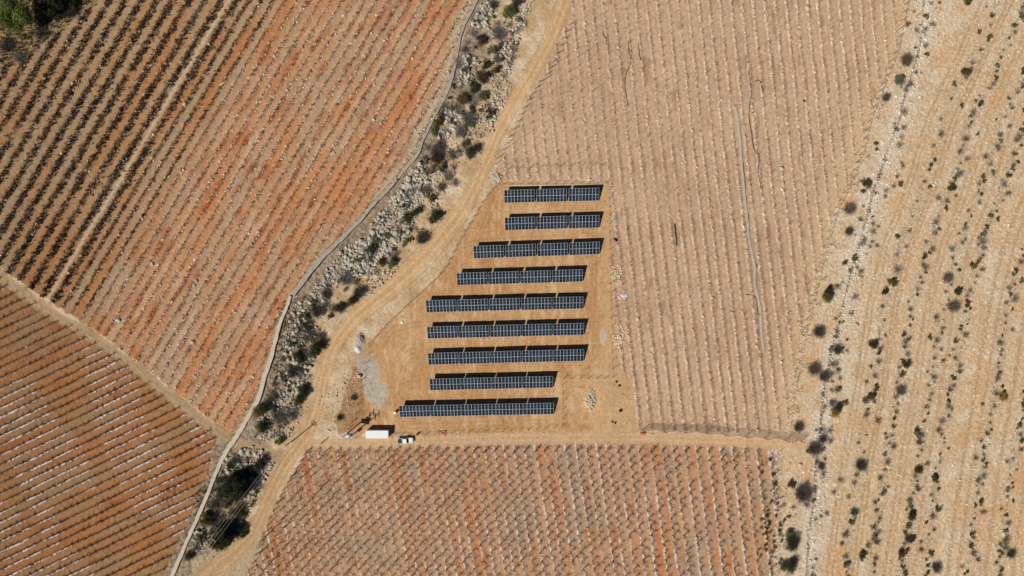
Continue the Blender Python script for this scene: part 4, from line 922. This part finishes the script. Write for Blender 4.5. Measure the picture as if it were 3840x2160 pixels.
big = [
 (1280, 30, 3.4, 3.6, M_leafg, 'tall green bush at the top end of the rocky strip', 0), (1300, 5, 2.4, 2.8, M_leafd, 'dark green bush at the top edge above the rocky strip', 0),
 (1210, 103, 2.6, 2.6, M_leafb, 'brown-olive round bush left of a bare purple-grey one', 0), (1255, 85, 3.0, 1.8, M_twig, 'wide bare purple-grey bush near the top of the rocky strip', 1),
 (1240, 12, 2.2, 1.8, M_twigd, 'dark bare bush left of the tall green bush', 1),
 (1211, 194, 2.9, 2.9, M_leafb, 'round brown bush between white rocks', 0), (1222, 165, 2.2, 2.2, M_leafd, 'dark green bush behind the round brown one', 0), (1250, 147, 2.2, 1.6, M_twig, 'grey bare bush right of the dark green one', 1),
 (1163, 250, 2.8, 2.6, M_leafo, 'olive bush left of a sage green bush', 0), (1216, 243, 2.3, 2.4, M_leafs, 'sage green bush right of an olive bush', 0), (1190, 225, 2.6, 2.3, M_leafd, 'dark bush between olive and sage bushes', 0),
 (1102, 308, 2.2, 1.6, M_leafo, 'low olive bush against the canal wall', 0), (1090, 325, 1.8, 1.4, M_leafs, 'small sage bush against the canal wall', 0),
 (1180, 300, 3.2, 1.5, M_twig, 'wide pale bare bush among stones beside the pale boulder', 1), (1160, 330, 2.6, 1.5, M_twig, 'bare grey bush south of the pale boulder', 1),
 (1184, 380, 3.2, 3.2, M_leafd, 'large dark green bush close to the road edge', 0), (1168, 362, 1.9, 2.2, M_leafs, 'sage bush left of the large dark one by the road', 0),
 (1100, 378, 3.2, 2.2, M_twigd, 'dark bare bush beside the canal wall bend', 1), (1098, 405, 3.0, 2.0, M_leafb, 'brown bush below the dark bare bush', 0), (1127, 445, 2.2, 1.4, M_twig, 'grey bare bush right of the big boulder heap', 1), (1110, 470, 2.0, 1.4, M_twigb, 'brown bare bush right of the big boulder heap', 1),
 (1026, 548, 2.4, 2.2, M_leafo, 'olive bush at the right edge of the big boulder heap', 0), (1045, 532, 2.4, 2.5, M_leafd, 'dark bush touching the olive one by the boulder heap', 0),
 (1098, 546, 2.7, 2.6, M_leafd, 'dark green bush alone on the slope by the road bend', 0), (1090, 553, 2.0, 1.5, M_leafo, 'olive bush under the lone dark one', 0),
 (1063, 598, 2.9, 2.6, M_twigd, 'dark twiggy bush beside the road below the boulder heap', 1), (1060, 602, 2.0, 1.8, M_leafd, 'small dark bush inside the twiggy one', 0),
 (930, 628, 2.8, 1.8, M_leafd, 'dark bush in the hollow of the boulder heap', 0), (984, 660, 2.5, 2.2, M_leafs, 'sage bush on the lower slope above the road', 0), (960, 660, 2.2, 1.5, M_leafo, 'low olive bush left of the sage bush on the slope', 0),
 (870, 700, 3.4, 1.5, M_twig, 'very wide bare grey bush below the boulder heap', 1), (900, 738, 2.8, 2.4, M_twigd, 'dark bare bush on the road edge', 1), (886, 757, 2.4, 2.2, M_leafo, 'olive bush on the road edge', 0), (853, 776, 2.5, 2.6, M_leafd, 'dark green bush left of the olive one on the road edge', 0),
 (795, 872, 3.8, 3.6, M_leafd, 'big round near-black bush beside the road', 0), (788, 885, 2.5, 2.0, M_leafo, 'olive skirt bush under the big near-black one', 0),
 (820, 740, 2.4, 1.6, M_twigd, 'dark bare bush in the middle rocky strip', 1), (793, 785, 3.0, 2.0, M_twigd, 'dark tangled bush near the wall end', 1), (770, 820, 2.6, 2.0, M_twigd, 'dark tangled bush right of the pale wall', 1), (780, 845, 2.5, 1.4, M_twig, 'pale bare bush above the big near-black bush', 1),
 (752, 900, 3.0, 2.2, M_leafd, 'dark bush close to the pale canal wall', 0), (740, 935, 2.6, 2.0, M_twigd, 'bare dark bush in the lower rocky strip', 1), (760, 930, 2.2, 1.4, M_twig, 'grey bare bush in the lower rocky strip', 1),
 (757, 988, 3.4, 2.8, M_leafd, 'broad dark olive bush left of the road above the junction', 0), (755, 1005, 2.2, 2.0, M_leafo, 'olive bush under the broad dark one above the junction', 0),
 (655, 1035, 3.4, 2.6, M_leafo, 'olive bush against the wall above the crossing track', 0), (662, 1072, 3.2, 2.4, M_leafd, 'dark bush against the wall above the crossing track', 0), (675, 1020, 2.6, 2.0, M_twigd, 'bare dark bush above the crossing track', 1),
 (700, 1050, 3.4, 1.5, M_twig, 'wide pale bare bush above the crossing track', 1), (735, 1045, 2.6, 1.3, M_twig, 'pale bare bush left of the power pole shadow', 1), (703, 1110, 2.2, 1.9, M_leafg, 'small bright green bush at the foot of the junction pole', 0),
 (655, 1172, 3.4, 3.0, M_leafd, 'dark bush under the wires below the junction', 0), (625, 1185, 2.6, 2.2, M_leafd, 'dark bush in the cluster below the crossing', 0), (590, 1160, 2.4, 1.6, M_twig, 'grey bare bush beside the wall below the crossing', 1),
 (590, 1205, 3.0, 2.6, M_leafb, 'brown bush among the dark trees', 0), (620, 1225, 3.2, 2.8, M_leafb, 'brown-green bush right of the dark trees', 0),
 (560, 1240, 3.0, 2.6, M_leafd, 'dark bush between wall and trees', 0), (522, 1310, 3.2, 2.6, M_leafo, 'olive-yellow bush beside the wall at lower left', 0), (515, 1295, 1.6, 1.8, M_leafy, 'yellowish bush beside the wall at lower left', 0),
 (560, 1325, 2.8, 2.4, M_leafb, 'brown bush above the lowest dark tree', 0), (600, 1290, 2.6, 2.2, M_twigd, 'dark bare bush in the lower tree cluster', 1), (612, 1345, 1.7, 1.7, M_leafo, 'small round bush beside the lower road', 0), (480, 1400, 2.6, 1.6, M_leafb, 'brown low bush beside the lowest canal wall', 0),
 (855, 1050, 1.6, 1.0, M_twigd, 'small dark bush left of the gravel patch', 1), (890, 1000, 1.5, 1.0, M_twigd, 'small dark bush on the bank left of the gravel', 1),
 # scrubland, the larger ones
 (2118, 42, 0, 0, None, '', 0),
 (2282, 150, 2.8, 2.2, M_twigb, 'brown twiggy bush beside the old ditch near the top', 1), (2262, 202, 2.8, 1.8, M_leafs, 'sage bush beside the old ditch', 0), (2230, 245, 2.0, 2.0, M_twigd, 'small dark bush left of the old ditch', 1),
 (2431, 180, 2.4, 2.0, M_leafo, 'olive-green bush alone in the upper scrubland', 0), (2437, 5, 2.2, 1.8, M_leafo, 'olive bush at the top edge of the scrubland', 0), (2395, 473, 2.0, 1.7, M_leafo, 'olive bush in the middle of the scrubland', 0),
 (2139, 526, 2.7, 2.2, M_twigb, 'round brown bush right of the post field', 1), (2137, 582, 2.0, 1.4, M_twigd, 'small dark bush below the round brown one', 1), (2180, 460, 2.0, 1.7, M_leafo, 'olive-brown bush above the round brown one', 0),
 (2078, 746, 3.0, 2.8, M_leafo, 'large olive bush with a dark top right of the post field', 0), (2082, 735, 2.0, 3.0, M_leafd, 'dark upright bush at the back of the large olive one', 0),
 (2062, 835, 2.8, 1.9, M_twigd, 'dark bare bush below the large olive one', 1), (2050, 930, 3.0, 1.9, M_twigb, 'brown bare bush beside the post field', 1), (2075, 948, 2.6, 1.8, M_twigd, 'dark bare bush beside the old ditch', 1), (2108, 880, 2.4, 1.7, M_twigd, 'dark bush east of the old ditch', 1),
 (2197, 870, 2.5, 2.0, M_leafd, 'dark green bush between wheel tracks', 0), (2280, 917, 2.2, 1.8, M_leafo, 'olive bush right of the dark green one', 0), (2401, 772, 2.7, 1.8, M_twigb, 'round brown bush in the middle strip of scrub', 1), (2385, 700, 2.3, 1.8, M_twigb, 'tall brown bush above the round one in the scrub', 1), (2408, 735, 1.9, 1.8, M_leafd, 'small dark bush between two brown ones', 0),
 (2247, 712, 1.9, 1.7, M_leafo, 'yellow-green bush between wheel tracks', 0), (2226, 735, 1.7, 1.5, M_leafd, 'dark small bush beside the yellow-green one', 0),
 (2100, 1042, 2.4, 1.9, M_leafy, 'bright yellow bush beside the old ditch', 0), (2112, 1026, 2.0, 1.9, M_leafd, 'dark bush behind the bright yellow one', 0), (2096, 1015, 1.8, 1.3, M_twig, 'grey bare bush above the bright yellow one', 1), (2526, 998, 2.0, 1.7, M_leafy, 'golden bush near the right edge', 0),
 (2190, 997, 1.9, 1.6, M_leafo, 'olive bush south of the middle track', 0), (2178, 1008, 1.7, 1.3, M_twigb, 'brown bush beside an olive one', 1), (2268, 983, 2.4, 1.8, M_twigb, 'brown-grey bush east of the tracks', 1),
 (2010, 1075, 2.4, 1.6, M_twigb, 'brown bare bush at the corner of the net', 1), (2050, 1130, 3.2, 2.0, M_twigd, 'large dark bare bush beside the end of the dirt road', 1), (2072, 1105, 2.0, 1.7, M_twigd, 'dark small bush above the road end', 1), (2067, 1175, 1.8, 1.3, M_twigd, 'dark small bush by the ditch below the road end', 1),
 (2168, 1173, 2.7, 2.3, M_twigd, 'round dark bush between wheel tracks in the lower scrub', 1), (2022, 1245, 3.9, 2.3, M_twigd, 'large dark twiggy bush beside the lower ditch', 1), (1990, 1220, 1.9, 1.6, M_leafo, 'olive bush at the edge of the lower vineyard', 0),
 (1992, 1368, 4.0, 3.0, M_leafd, 'large near-black bush at the lower vineyard corner', 0), (1988, 1430, 4.0, 3.0, M_leafd, 'lowest near-black bush at the bottom edge', 0), (1990, 1345, 2.6, 1.5, M_leafs, 'sage fringe bush above the large near-black one', 0),
 (2297, 1298, 2.4, 1.9, M_leafd, 'dark branching bush in the lower scrub', 0), (2150, 1290, 2.0, 1.2, M_twigd, 'low dark brush heap beside the wheel track', 1), (2169, 1400, 2.0, 1.8, M_leafo, 'olive bush on the wheel track near the bottom', 0), (2268, 1395, 1.9, 1.6, M_leafo, 'olive-brown bush in the lower scrub strip', 0), (2358, 1430, 2.4, 1.8, M_twigd, 'dark bush at the bottom of the third strip', 1), (2545, 1395, 2.2, 1.6, M_twigd, 'dark grey bush at the lower right', 1),
 (2350, 1205, 1.9, 1.6, M_leafo, 'round olive bush right of the third track', 0), (2309, 1186, 1.9, 1.5, M_leafo, 'olive bush left of the third track', 0), (2287, 1357, 2.0, 1.5, M_twigb, 'brown bush below the dark branching one', 1),
]
for (a_, b_, R, h_, m_, lab, bare) in big:
    if R: bush(a_ * DN, b_ * DN, R * .92, h_, m_, lab, bare=bool(bare))
# small bushes in strips
def small_tpl(kind, s):
    if kind == 'leaf': return leaf_cloud(900 + s, 1.0, .9, 170, .13, 5)
    return twig_cloud(950 + s, 1.05, .9, 75, .022, .3)
smalls = {}
for nm, kind, m_ in (('sage', 'leaf', M_leafs), ('olive', 'leaf', M_leafo), ('dark', 'leaf', M_leafd), ('grey bare', 'twig', M_twig), ('dark bare', 'twig', M_twigd), ('brown bare', 'twig', M_twigb)):
    smalls[nm] = [mesh_np('bush', *small_tpl(kind, s + len(nm)), m_) for s in range(3)]
kinds = ['sage', 'olive', 'dark', 'grey bare', 'dark bare', 'brown bare']; probs = [.12, .24, .05, .24, .1, .25]
sn = {-26: 'just left of the main wheel track', 42: 'in the first strip right of the main wheel track', 122: 'in the second strip right of the main wheel track', 176: 'in the third strip right of the main wheel track', 286: 'in the fourth strip right of the main wheel track', 362: 'in the fifth strip right of the main wheel track', 440: 'in the strip by the upper right corner'}
SB = []      # (size, kind, x, y, where, squash)
for c, where in sn.items():
    y = -20.0
    while y < 1470:
        y += rng.uniform(5, 22) * (1.8 if c == -26 else 1)
        x = float(np.interp(y * DN, tr_y, tr_x)) / DN + c + rng.normal(0, 9)
        if x > 2590: continue
        SB.append((rng.uniform(.5, 1.0) + .8 * rng.random() ** 2, rng.choice(6, p=probs), x * DN, y * DN, where, .95))
for _ in range(150):
    i = rng.integers(len(stoneline) - 1); t_ = rng.random(); x = stoneline[i][0] * (1 - t_) + stoneline[i + 1][0] * t_ + rng.normal(8, 34); y = stoneline[i][1] * (1 - t_) + stoneline[i + 1][1] * t_
    SB.append((rng.uniform(.5, 1.6), rng.choice(6, p=[.08, .1, .06, .36, .2, .2]), x, y, 'along the old stone ditch', .8))
stripz = D([(1195, 30), (1330, 20), (1290, 150), (1240, 300), (1160, 440), (1080, 580), (990, 670), (880, 760), (800, 900), (770, 1040), (700, 1100), (640, 1100), (700, 940), (760, 780), (900, 640), (1050, 440)])
a = rng.uniform((900, 20), (1980, 1650), (4500, 2)); a = a[inpoly(a[:, 0], a[:, 1], stripz)][:330]
for x, y in a: SB.append((rng.uniform(.6, 2.1), rng.choice(6, p=[.08, .08, .12, .42, .2, .1]), x, y, 'among the stones of the rocky strip', .75))
a = rng.uniform(D([(470, 1130)])[0], D([(700, 1400)])[0], (900, 2)); a = a[inpoly(a[:, 0], a[:, 1], D([(575, 1150), (680, 1160), (640, 1260), (590, 1360), (490, 1390), (530, 1260)]))][:110]
for x, y in a: SB.append((rng.uniform(.8, 2.2), rng.choice(6, p=[.08, .12, .3, .2, .25, .05]), x, y, 'below the crossing track at lower left', .8))
for _ in range(60):
    SB.append((rng.uniform(.4, 1.0), rng.choice(6, p=[.1, .35, .2, .1, .15, .1]), rng.uniform(2850, 2940) + rng.normal(0, 12), rng.uniform(1720, 2160), 'at the right edge of the lower middle vineyard', 1.0))
SB = [q for q in SB if -30 < q[2] < 3870 and -30 < q[3] < 2190]
SB.sort(key=lambda q: -q[0]); nb = sum(1 for q in big if q[2]) + 6; NI = 296 - nb; cnt = len(SB)
for s, k, x, y, where, sq in SB[:NI]:
    kn = kinds[k]; s *= 1.12
    tag(link('bush', smalls[kn][rng.integers(3)], None, P(x, y), rng.uniform(0, 6), (s, s * rng.uniform(.85, 1.15), s * sq)), f'small {kn} bush {where}', 'bush', f'{kn} bushes {where}')
for k, kn in enumerate(kinds):
    L = [q for q in SB[NI:] if q[1] == k]
    tp = []
    for me in smalls[kn]:
        V = np.zeros(len(me.vertices) * 3, np.float32); me.vertices.foreach_get('co', V); F = np.zeros(len(me.polygons) * 4, np.int32); me.polygons.foreach_get('vertices', F); F = F.reshape(-1, 4)
        tp.append((V.reshape(-1, 3), np.vstack([F[:, :3], F[:, [0, 2, 3]]])))
    n = len(L); sz = np.array([[q[0] * 1.12, q[0] * 1.12, q[0] * q[5]] for q in L]); ps_ = np.array([P(q[2], q[3]) for q in L])
    V, F, K = scatter_mesh(tp, ps_, rng.uniform(0, 6.28, n), sz, np.ones((n, 3)))
    tag(link('bushes', mesh_np('bushes', V, F, smalls[kn][0].materials[0])), f'smallest {kn} bushes scattered over scrubland and rocky strip', 'bushes', kind='stuff')

def tree(x, y, R, h, m_, label, n, size=.2):
    _ns[0] += 1; r = empty('tree', P(x, y, 0, .6 * h)); rr_ = random.Random(_ns[0]); b = MB()
    b.tube([(0, 0, -.3), (.1, .1, h * .25), (0, .2, h * .45)], [.38, .3, .22], 8)
    for k in range(7):
        a_ = k * .9 + rr_.random(); b.tube([(0, .2, h * (.25 + .03 * k)), (math.cos(a_) * R * .4, math.sin(a_) * R * .4, h * .55), (math.cos(a_) * R * .7, math.sin(a_) * R * .7, h * .75)], [.16, .1, .04], 5, False)
    b.build('trunk', M_trunk, r)
    V, F = leaf_cloud(_ns[0] + 77, R, h * 1.15, n, size, lumps=22); V[:, 2] += h * .1
    link('crown', mesh_np('crown', V, F, m_), r); tag(r, label, 'tree'); return r
tree(66, 62, 6.3, 10.5, M_leafg, 'big bright green tree in the top left corner', 20000, .2)
tree(190, 15, 5.0, 6.0, M_leafd, 'dark tree at the top edge beside the green corner tree', 7000, .2)
tree(40, -35, 5.5, 8, M_leafd, 'dark tree cut off by the top left corner', 7000, .2)
tree(885, 1830, 4.8, 5.5, M_leafd, 'dark green spreading tree below the crossing track', 12000, .17)
tree(830, 2020, 4.6, 5.5, M_leafd, 'lowest dark tree under the white crossarm', 10000, .17)
for x, y, R, m_, lab, bare in ((20, 170, 2.8, M_twigd, 'dark bare bush at the left edge under the corner tree', 1), (70, 215, 2.4, M_twig, 'grey bare bush at the left edge', 1), (215, 60, 2.4, M_leafb, 'rusty brown bush in the shade of the corner tree', 0), (255, 40, 3.2, M_twigd, 'dark bare bush at the right of the corner trees', 1), (150, 120, 2.6, M_twigd, 'dark bare bush below the corner tree', 1), (270, 8, 2.8, M_leafd, 'dark bush at the top edge near the corner trees', 0)):
    bush(x, y, R, R * .8, m_, lab, bare=bool(bare))
a = uni([(0, 0), (235, 0), (190, 40), (117, 104), (0, 165)], 1500)
stuff('dry_weeds', tufts, topos(a, .05), rng.uniform(.3, .8, len(a)), [(.07, .05, .035), (.16, .12, .07), (.10, .08, .05)], .3, M_weed, 'dark dry weeds around the corner trees', 'weeds')
a = np.vstack([uni([(480, 1250), (560, 1180), (640, 1150), (660, 1220), (600, 1330), (500, 1390)], 1300), uni([(700, 760), (790, 740), (770, 1000), (640, 1100), (690, 900)], 1200)])
stuff('dry_weeds', tufts, topos(a, .05), rng.uniform(.25, .7, len(a)), [(.09, .07, .05), (.22, .17, .12), (.14, .11, .08)], .3, M_weed, 'dark dry growth under the bushes of the lower rocky strip', 'weeds')
a = np.vstack([uni([(1185, 20), (1340, 10), (1240, 330), (1150, 440), (1080, 600), (1000, 660), (1100, 400)], 1700), uni([(2000, 700), (2080, 700), (2150, 480), (2330, 0), (2300, 0), (2110, 500), (1985, 1085), (1960, 1440), (2020, 1440)], 2600)])
stuff('dry_weeds', tufts, topos(a, .05), rng.uniform(.15, .5, len(a)), [(.24, .18, .11), (.34, .27, .17), (.17, .13, .09)], .3, M_weed, 'straw coloured dry grass of the stony margins', 'weeds')
a = uni([(2000, 1085), (2100, 560), (2330, 0), (2600, 0), (2600, 1449), (1970, 1449)], 3800)
of = track_off(a[:, 0], a[:, 1]); keep = np.zeros(len(a), bool)
for c in sn: keep |= np.abs(of - c) < 17
a = a[keep]; stuff('dry_weeds', tufts, topos(a, .0), rng.uniform(.12, .4, len(a)), [(.26, .20, .13), (.18, .14, .10), (.12, .10, .07)], .3, M_weed, 'dry grass tufts in the scrub strips', 'weeds')

# ------------------------------------------------------------------ hoses, sheet, heaps, clutter
def hose(pts, r, label, m_=None, name='hose', z=.12):
    b = MB(); b.tube([Vector(P(x + rng.uniform(-1, 1), y, z + rng.uniform(-.05, .05))) for x, y in smooth_path(D(pts), 5)], r, 6)
    tag(b.build(name, m_ or M_hose), label, name.replace('_', ' '))
hose([(1580, 103), (1582, 133), (1587, 153), (1575, 187), (1572, 217), (1580, 267)], .09, 'black hose winding between posts left of centre in the post field')
hose([(1517, 80), (1519, 90), (1525, 100), (1524, 113)], .1, 'short black hose coil near the top left of the post field')
hose([(1605, 108), (1608, 130), (1611, 153)], .1, 'straight black hose piece right of the winding one')
hose([(1881, 173), (1887, 207), (1889, 240), (1884, 277), (1886, 310), (1897, 377), (1909, 393), (1907, 433), (1914, 473)], .09, 'long black hose running beside the grey ground sheet')
hose([(1899, 205), (1910, 203), (1918, 225), (1919, 233)], .12, 'curled dark hose at the ridge right of the long hose')
hose([(1697, 563), (1700, 590), (1702, 618)], .24, 'thick brown pipe lying on a ridge of the post field', M_dpost, 'pipe')
hose([(1875, 740), (1900, 748), (1905, 780), (1912, 800)], .08, 'dark hose crossing the lower grey ground sheet')
hose([(1852, 263), (1863, 345), (1872, 440), (1877, 500), (1884, 560), (1892, 640), (1905, 672)], .07, 'dark hose along the edge of the grey ground sheet')
M_sheet = mat('grey_sheet', alb(186, 176, 162), .7, .18, 2.5, bump=.4)
ribbon(D([(1850, 263), (1860, 333), (1868, 433), (1873, 483), (1880, 550), (1886, 610), (1899, 670), (1899, 716), (1911, 766), (1914, 800), (1917, 850), (1921, 876)]), .7, .25, M_sheet, 'ground_sheet', 'long grey plastic sheet rolled out along a ridge of the post field', 'ground sheet')
def heap(x, y, n, rx_, ry_, sz, m_, name, label, hgt=.8, shape='block'):
    b = MB()
    for k in range(n):
        a_ = rng.uniform(0, 6.28); d = rng.random() ** .6; z = hgt * (1 - d) * rng.random() + .1; R = Matrix.Rotation(rng.uniform(0, 6), 4, 'Z') @ Matrix.Rotation(rng.uniform(-.5, .5), 4, 'X')
        s = sz * rng.uniform(.6, 1.4)
        b.box((math.cos(a_) * d * rx_, math.sin(a_) * d * ry_, z), (s * 1.4, s * .8, s * .5), R, bev=.03)
    o = b.build(name, m_); o.location = P(x, y); tag(o, label, 'heap')
heap(2210, 1498, 170, 1.9, 4.0, .42, M_wood, 'block_heap', 'heap of pale cut wooden blocks below the right corner of the yard')
heap(2313, 1030, 120, 2.0, 3.6, .34, M_wood, 'branch_heap', 'upper heap of straw coloured cut branches beside the yard fence', .6)
heap(2318, 1258, 150, 2.1, 3.8, .34, M_wood, 'branch_heap', 'lower heap of straw coloured cut branches beside the yard fence', .6)
heap(1862, 668, 70, 1.8, 1.6, .55, M_stone, 'rubble_heap', 'heap of pale rubble at the top left corner of the yard', .8)
heap(2335, 1110, 26, 1.6, .9, .3, M_white, 'scrap_heap', 'white scrap pieces below the upper branch heap', .3)
heap(2310, 820, 40, 1.0, 2.4, .3, M_sheet, 'scrap_heap', 'grey scrap pieces beside the yard fence at the second solar row', .4)
heap(1660, 1624, 16, 1.7, .7, .5, M_pinkw, 'timber_heap', 'salmon coloured timber bundle beside the fence along the road', .4)
def mound(x, y, rx_, ry_, h_, m_, label, name='gravel_heap', seed=0):
    n = 28; V = []; F = []
    for i in range(n + 1):
        for j in range(n + 1):
            u, v = i / n * 2 - 1, j / n * 2 - 1; d = math.hypot(u, v); zz = max(0, 1 - d) ** .8 * h_ + (noise(np.array([u * 4.]), np.array([v * 4.]), 1., 300 + seed)[0] - .5) * .35 * (d < .95) - .1
            V.append((u * rx_, v * ry_, zz))
    for i in range(n):
        for j in range(n): q = i * (n + 1) + j; F.append((q, q + n + 1, q + n + 2, q + 1))
    o = link(name, mesh_np(name, V, F, m_), None, P(x, y)); tag(o, label, 'gravel heap')
M_gravel = mat('grey_gravel', alb(168, 160, 146), 1, .25, 6, bump=.8); M_gravelw = mat('white_gravel', alb(214, 208, 198), 1, .25, 6, bump=.8)
mound(1353, 1271, 1.8, 2.4, 1.3, M_gravel, 'oval grey gravel heap at the left corner of the yard')
mound(1343, 1308, 1.5, 1.8, 1.0, M_gravelw, 'whitish gravel heap below the grey one', seed=3)
def bag(x, y, s, label):
    V, F = rocks_hi[int(rng.integers(6))]; o = link('bag', mesh_np('bag', V * np.array([s, s * .75, s * .6]), F, M_black, True), None, P(x, y), rng.uniform(0, 6)); tag(o, label, 'bag')
bag(2313, 1431, .5, 'upper of two black bags right of the block heap'); bag(2323, 1446, .6, 'lower of two black bags right of the block heap')
bag(2327, 1539, .8, 'largest black bag right of the block heap'); bag(2297, 1581, .5, 'left of two black bags near the road'); bag(2307, 1586, .55, 'right of two black bags near the road')
bag(2309, 899, .8, 'black bag beside the yard fence at the third solar row'); bag(3015, 378, .6, 'black bag in the upper right of the post field')
def crate(x, y, d, m_, label, name='box', cat='box', rz=0.0):
    r = empty(name, P(x, y), rz); b = MB(); b.box((0, 0, d[2] / 2), d, bev=.03); b.build('body', m_, r)
    b = MB(); b.box((0, 0, d[2] + .02), (d[0] + .06, d[1] + .06, .05), bev=.015); b.build('lid', m_, r); tag(r, label, cat)
crate(1347, 1411, (1.1, .85, .8), M_conc, 'cream box at the edge of the gravel patch')
crate(1507, 1210, (.75, .75, .25), M_white, 'small white box lying alone left of the solar rows', rz=.1)
crate(1482, 1546, (.8, .7, 1.3), M_white, 'white electrical cabinet left of the lowest solar row', 'electrical_cabinet', 'cabinet', .15)
crate(2409, 1626, (1.6, .7, .5), M_orange, 'orange rusty drum lying at the left end of the net', 'rusty_box', 'drum', -.05)
def barrel(x, y, label):
    r = empty('barrel', P(x, y)); b = MB(); b.tube([(0, 0, 0), (0, 0, .3), (0, 0, .31), (0, 0, .6), (0, 0, .61), (0, 0, .9)], [.3, .3, .32, .32, .3, .3], 14); b.build('body', M_red, r, True); b = MB(); b.tube([(0, 0, .9), (0, 0, .92)], .25, 14); b.build('lid', M_dark, r); tag(r, label, 'barrel')
barrel(1565, 1628, 'red barrel behind the pickup truck')
for (x1, y1, x2, y2), lab in (((2410, 1620, 2455, 1629), 'pale timber lying at the left end of the net'), ((1700, 372, 1712, 366), ''), ((996, 383, 1018, 371), 'thin white stick in the middle of the upper left vineyard'), ((2930, 1693, 2931, 1706), 'short white stick right of the lower vineyard corner'), ((2306, 1095, 2303, 1120), 'white stick beside the white scrap'), ((2755, 120, 2757, 150), '')):
    if lab:
        b = MB(); b.tube([Vector(P(x1, y1, .12)), Vector(P(x2, y2, .15))], .08, 6); tag(b.build('stick', M_conc), lab, 'stick')
print('objects', len(bpy.data.objects), 'small bushes', cnt)
